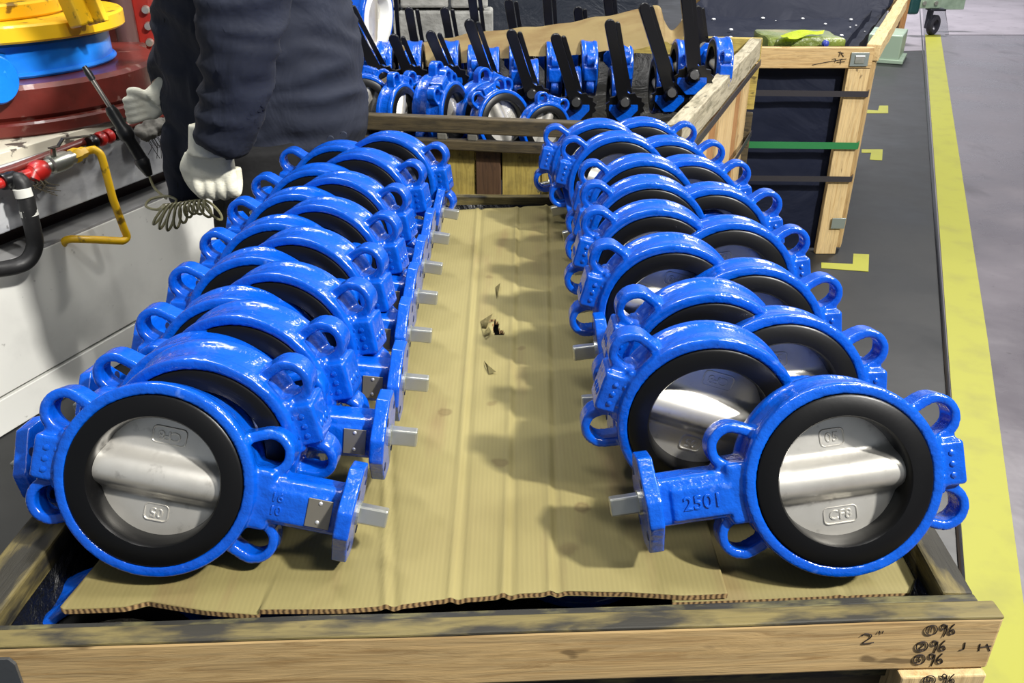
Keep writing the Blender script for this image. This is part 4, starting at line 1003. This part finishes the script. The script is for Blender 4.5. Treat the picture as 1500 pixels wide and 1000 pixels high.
for x, y in ((484, 204), (503, 198)):
    bm = bmesh.new(); lathe(bm, [(.0003, -.004), (.0075, -.004), (.008, 0), (.008, .004), (.0003, .004)], 16, Matrix.Translation(PY(x, y, 1.855)) @ Matrix.Rotation(R_(8), 4, 'Z')); obj('snap_button', bm, plain('snap', srgb(70, 76, 90), .35, .6), wk, True)
bm = bmesh.new()
secs = [(Wc.x+.015, WY, z, rx_, ry_) for z, rx_, ry_ in ((.80, .17, .12), (.88, .18, .13), (.93, .18, .13))]; loft(bm, secs, 30)
for s_, kx in ((-1, -.01), (1, -.03)):
    tube(bm, bez([Vector((Wc.x-.01, WY+s_*.085, .86)), Vector((Wc.x+kx-.01, WY+s_*.095, .48)), Vector((Wc.x+kx+.03, WY+s_*.1, .07))], 8), [.115-.03*(i/16) for i in range(17)], 20)
tm_ = fuse('trousers', bm, .012, 3)
for v in tm_.vertices: v.co += v.normal*noise.noise(v.co*9)*.008
link('trousers', tm_, TRO, wk)
for s_, kx in ((-1, .0), (1, -.03)):
    bm = bmesh.new(); box(bm, .28, .10, .09, Matrix.Translation((Wc.x+kx-.06, WY+s_*.1, .045)), .035, 3); obj('boot', bm, BLK, wk, True)
# head above the frame: face, ears, hair
hd = Vector((Wc.x-.035, WY, 1.63)); bm = bmesh.new()
bmesh.ops.create_uvsphere(bm, u_segments=24, v_segments=16, radius=.1, matrix=Matrix.Translation(hd+Vector((.015, 0, .03))) @ Matrix.Diagonal((1.02, .8, 1.1, 1)))
bmesh.ops.create_uvsphere(bm, u_segments=16, v_segments=10, radius=.06, matrix=Matrix.Translation(hd+Vector((-.045, 0, -.05))) @ Matrix.Diagonal((.8, .85, 1, 1)))
bmesh.ops.create_cone(bm, cap_ends=True, segments=10, radius1=.02, radius2=.008, depth=.05, matrix=Matrix.Translation(hd+Vector((-.094, 0, -.005))) @ Matrix.Rotation(R_(-15), 4, 'Y'))
for s_ in (-1, 1): bmesh.ops.create_uvsphere(bm, u_segments=10, v_segments=8, radius=.03, matrix=Matrix.Translation(hd+Vector((.015, s_*.083, 0))) @ Matrix.Diagonal((.7, .35, 1.1, 1)))
tube(bm, [hd+Vector((.02, 0, -.05)), hd+Vector((.03, 0, -.16))], .055, 16)
hm_ = fuse('head', bm, .006, 3); hdo = link('head', hm_, SKIN, wk)
bm = bmesh.new(); bmesh.ops.create_uvsphere(bm, u_segments=24, v_segments=14, radius=.106, matrix=Matrix.Translation(hd+Vector((.025, 0, .045))) @ Matrix.Diagonal((1.02, .83, 1.08, 1)))
bmesh.ops.delete(bm, geom=[v for v in bm.verts if v.co.z < hd.z+.03-.5*(v.co.x-hd.x)], context='VERTS'); obj('hair', bm, TRO, hdo, True)
# gloves
def glove_hanging(c, sc=1.0):
    """back of the hand to -y, fingers hanging and curled; thumb at -x"""
    bm = bmesh.new()
    def T(x, y, z): return c+Vector((x, y, z))*sc
    tube(bm, [T(.004, .004, .075), T(.002, .0, .04), T(.0, -.002, .015)], [.040*sc, .043*sc, .045*sc], 20)
    box(bm, .094*sc, .036*sc, .075*sc, Matrix.Translation(T(-.002, 0, -.005)), .015*sc, 3)
    for k, (fx, L) in enumerate(((-.034, .034), (-.011, .040), (.012, .038), (.034, .030))):
        tube(bm, bez([T(fx, -.002, -.03), T(fx, -.006, -.045-L*.35), T(fx*.98, .012, -.052-L*.62), T(fx*.95, .036, -.046-L*.4), T(fx*.95, .040, -.025)], 5), [.0135*sc]*6+[.0132*sc]*15, 12)
    tube(bm, bez([T(-.040, .004, .012), T(-.056, .004, -.018), T(-.050, .008, -.05), T(-.036, .014, -.072)], 5), [.0165*sc]*6+[.014*sc]*10, 12)
    return fuse('glove', bm, .0036, 2)
gl = link('glove', glove_hanging(PY(311, 236, 1.695), .97), GLV, wk)
def glove_grip(c):
    bm = bmesh.new()
    tube(bm, [c+Vector((.05, .01, .055)), c+Vector((.03, .0, .03)), c+Vector((.005, -.005, .008))], [.036, .037, .038], 18)
    box(bm, .07, .045, .075, Matrix.Translation(c+Vector((-.006, 0, -.004))) @ Matrix.Rotation(R_(-35), 4, 'Y'), .016, 3)
    for k in range(4):
        f = Vector((-.02, -.01, .022-.019*k))
        tube(bm, bez([c+f, c+f+Vector((-.03, -.022, -.006)), c+f+Vector((-.052, -.014, -.012)), c+f+Vector((-.052, .014, -.014)), c+f+Vector((-.028, .022, -.01))], 5), .0115, 10)
    tube(bm, bez([c+Vector((-.01, -.018, .02)), c+Vector((-.035, -.03, .038)), c+Vector((-.06, -.022, .034))], 5), .0125, 10)
    for v in bm.verts: v.co = c+(v.co-c)*.78
    return fuse('glove', bm, .0034, 2)
link('glove', glove_grip(PY(227, 150, 1.97)), GLV, wk)
# the tool in the far hand, with its clear coiled hose
tl = empty('air_screwdriver', PY(185, 195, 1.93), 'black pencil-shaped air tool held over the red pipe', 'tool')
def tool_pt(px, py): return PY(px, py, 1.92)
def seg_lathe(name, a, b, prof, mat):
    L = (b-a).length; m = frame_axes(b-a, Vector((0, 1, 0))); m.translation = a; bm = bmesh.new()
    lathe(bm, [(max(r, .0003), t*L) for r, t in prof], 20, m @ Matrix.Rotation(R_(-90), 4, 'Z')); return obj(name, bm, mat, tl, True)
GUN = plain('tool_black', srgb(24, 24, 25), .4, .2, (50, .2, .002))
seg_lathe('nozzle', tool_pt(123, 97), tool_pt(136, 117), [(0, 0), (.005, 0), (.008, .5), (.007, 1), (0, 1)], GUN)
seg_lathe('shaft', tool_pt(135, 116), tool_pt(162, 158), [(0, 0), (.005, 0), (.005, 1), (0, 1)], plain('shaft_steel', srgb(130, 126, 120), .3, .8))
seg_lathe('grip', tool_pt(160, 156), tool_pt(209, 236), [(0, 0), (.010, 0), (.014, .1), (.013, .35), (.018, .42), (.018, .55), (.013, .6), (.014, .95), (.012, 1), (0, 1)], GUN)
seg_lathe('hose_fitting', tool_pt(206, 232), tool_pt(219, 257), [(0, 0), (.015, 0), (.017, .2), (.015, .4), (.008, 1), (0, 1)], GUN)
ch_ = M('clear_hose', srgb(168, 164, 128), .25); ch_.b.inputs['Transmission Weight'].default_value = .5
pts = bez([tool_pt(218, 255), tool_pt(226, 275), tool_pt(243, 290)], 6)
cc = PY(236, 297, 1.87)
lp = [cc+Vector((.034*math.cos(a), .03*math.sin(a), .006*math.sin(a))) for a in [math.pi*.5+2*math.pi*k/18*1.0 for k in range(28)]]
co = []
for k in range(190):
    t = k/189; a = 2*math.pi*10*t; p = PY(240, 300, 1.85)*(1-t)+PY(300, 292, 1.80)*t
    fan = (t-.5)*1.3; rl = .030+.012*math.sin(t*7)
    co.append(p+Vector((rl*(1-math.cos(a))*math.sin(fan)*.9+.006*math.sin(a), .016*math.sin(a), -rl*(1-math.cos(a))*math.cos(fan)*.8)))
bm = bmesh.new(); tube(bm, bez(pts[::3]+[pts[-1]]+lp[::3]+co[:1], 3)+co, .003, 7)
tag(obj('coiled_hose', bm, ch_.m, None, True), 'clear coiled air hose hanging below the white glove', 'hose')
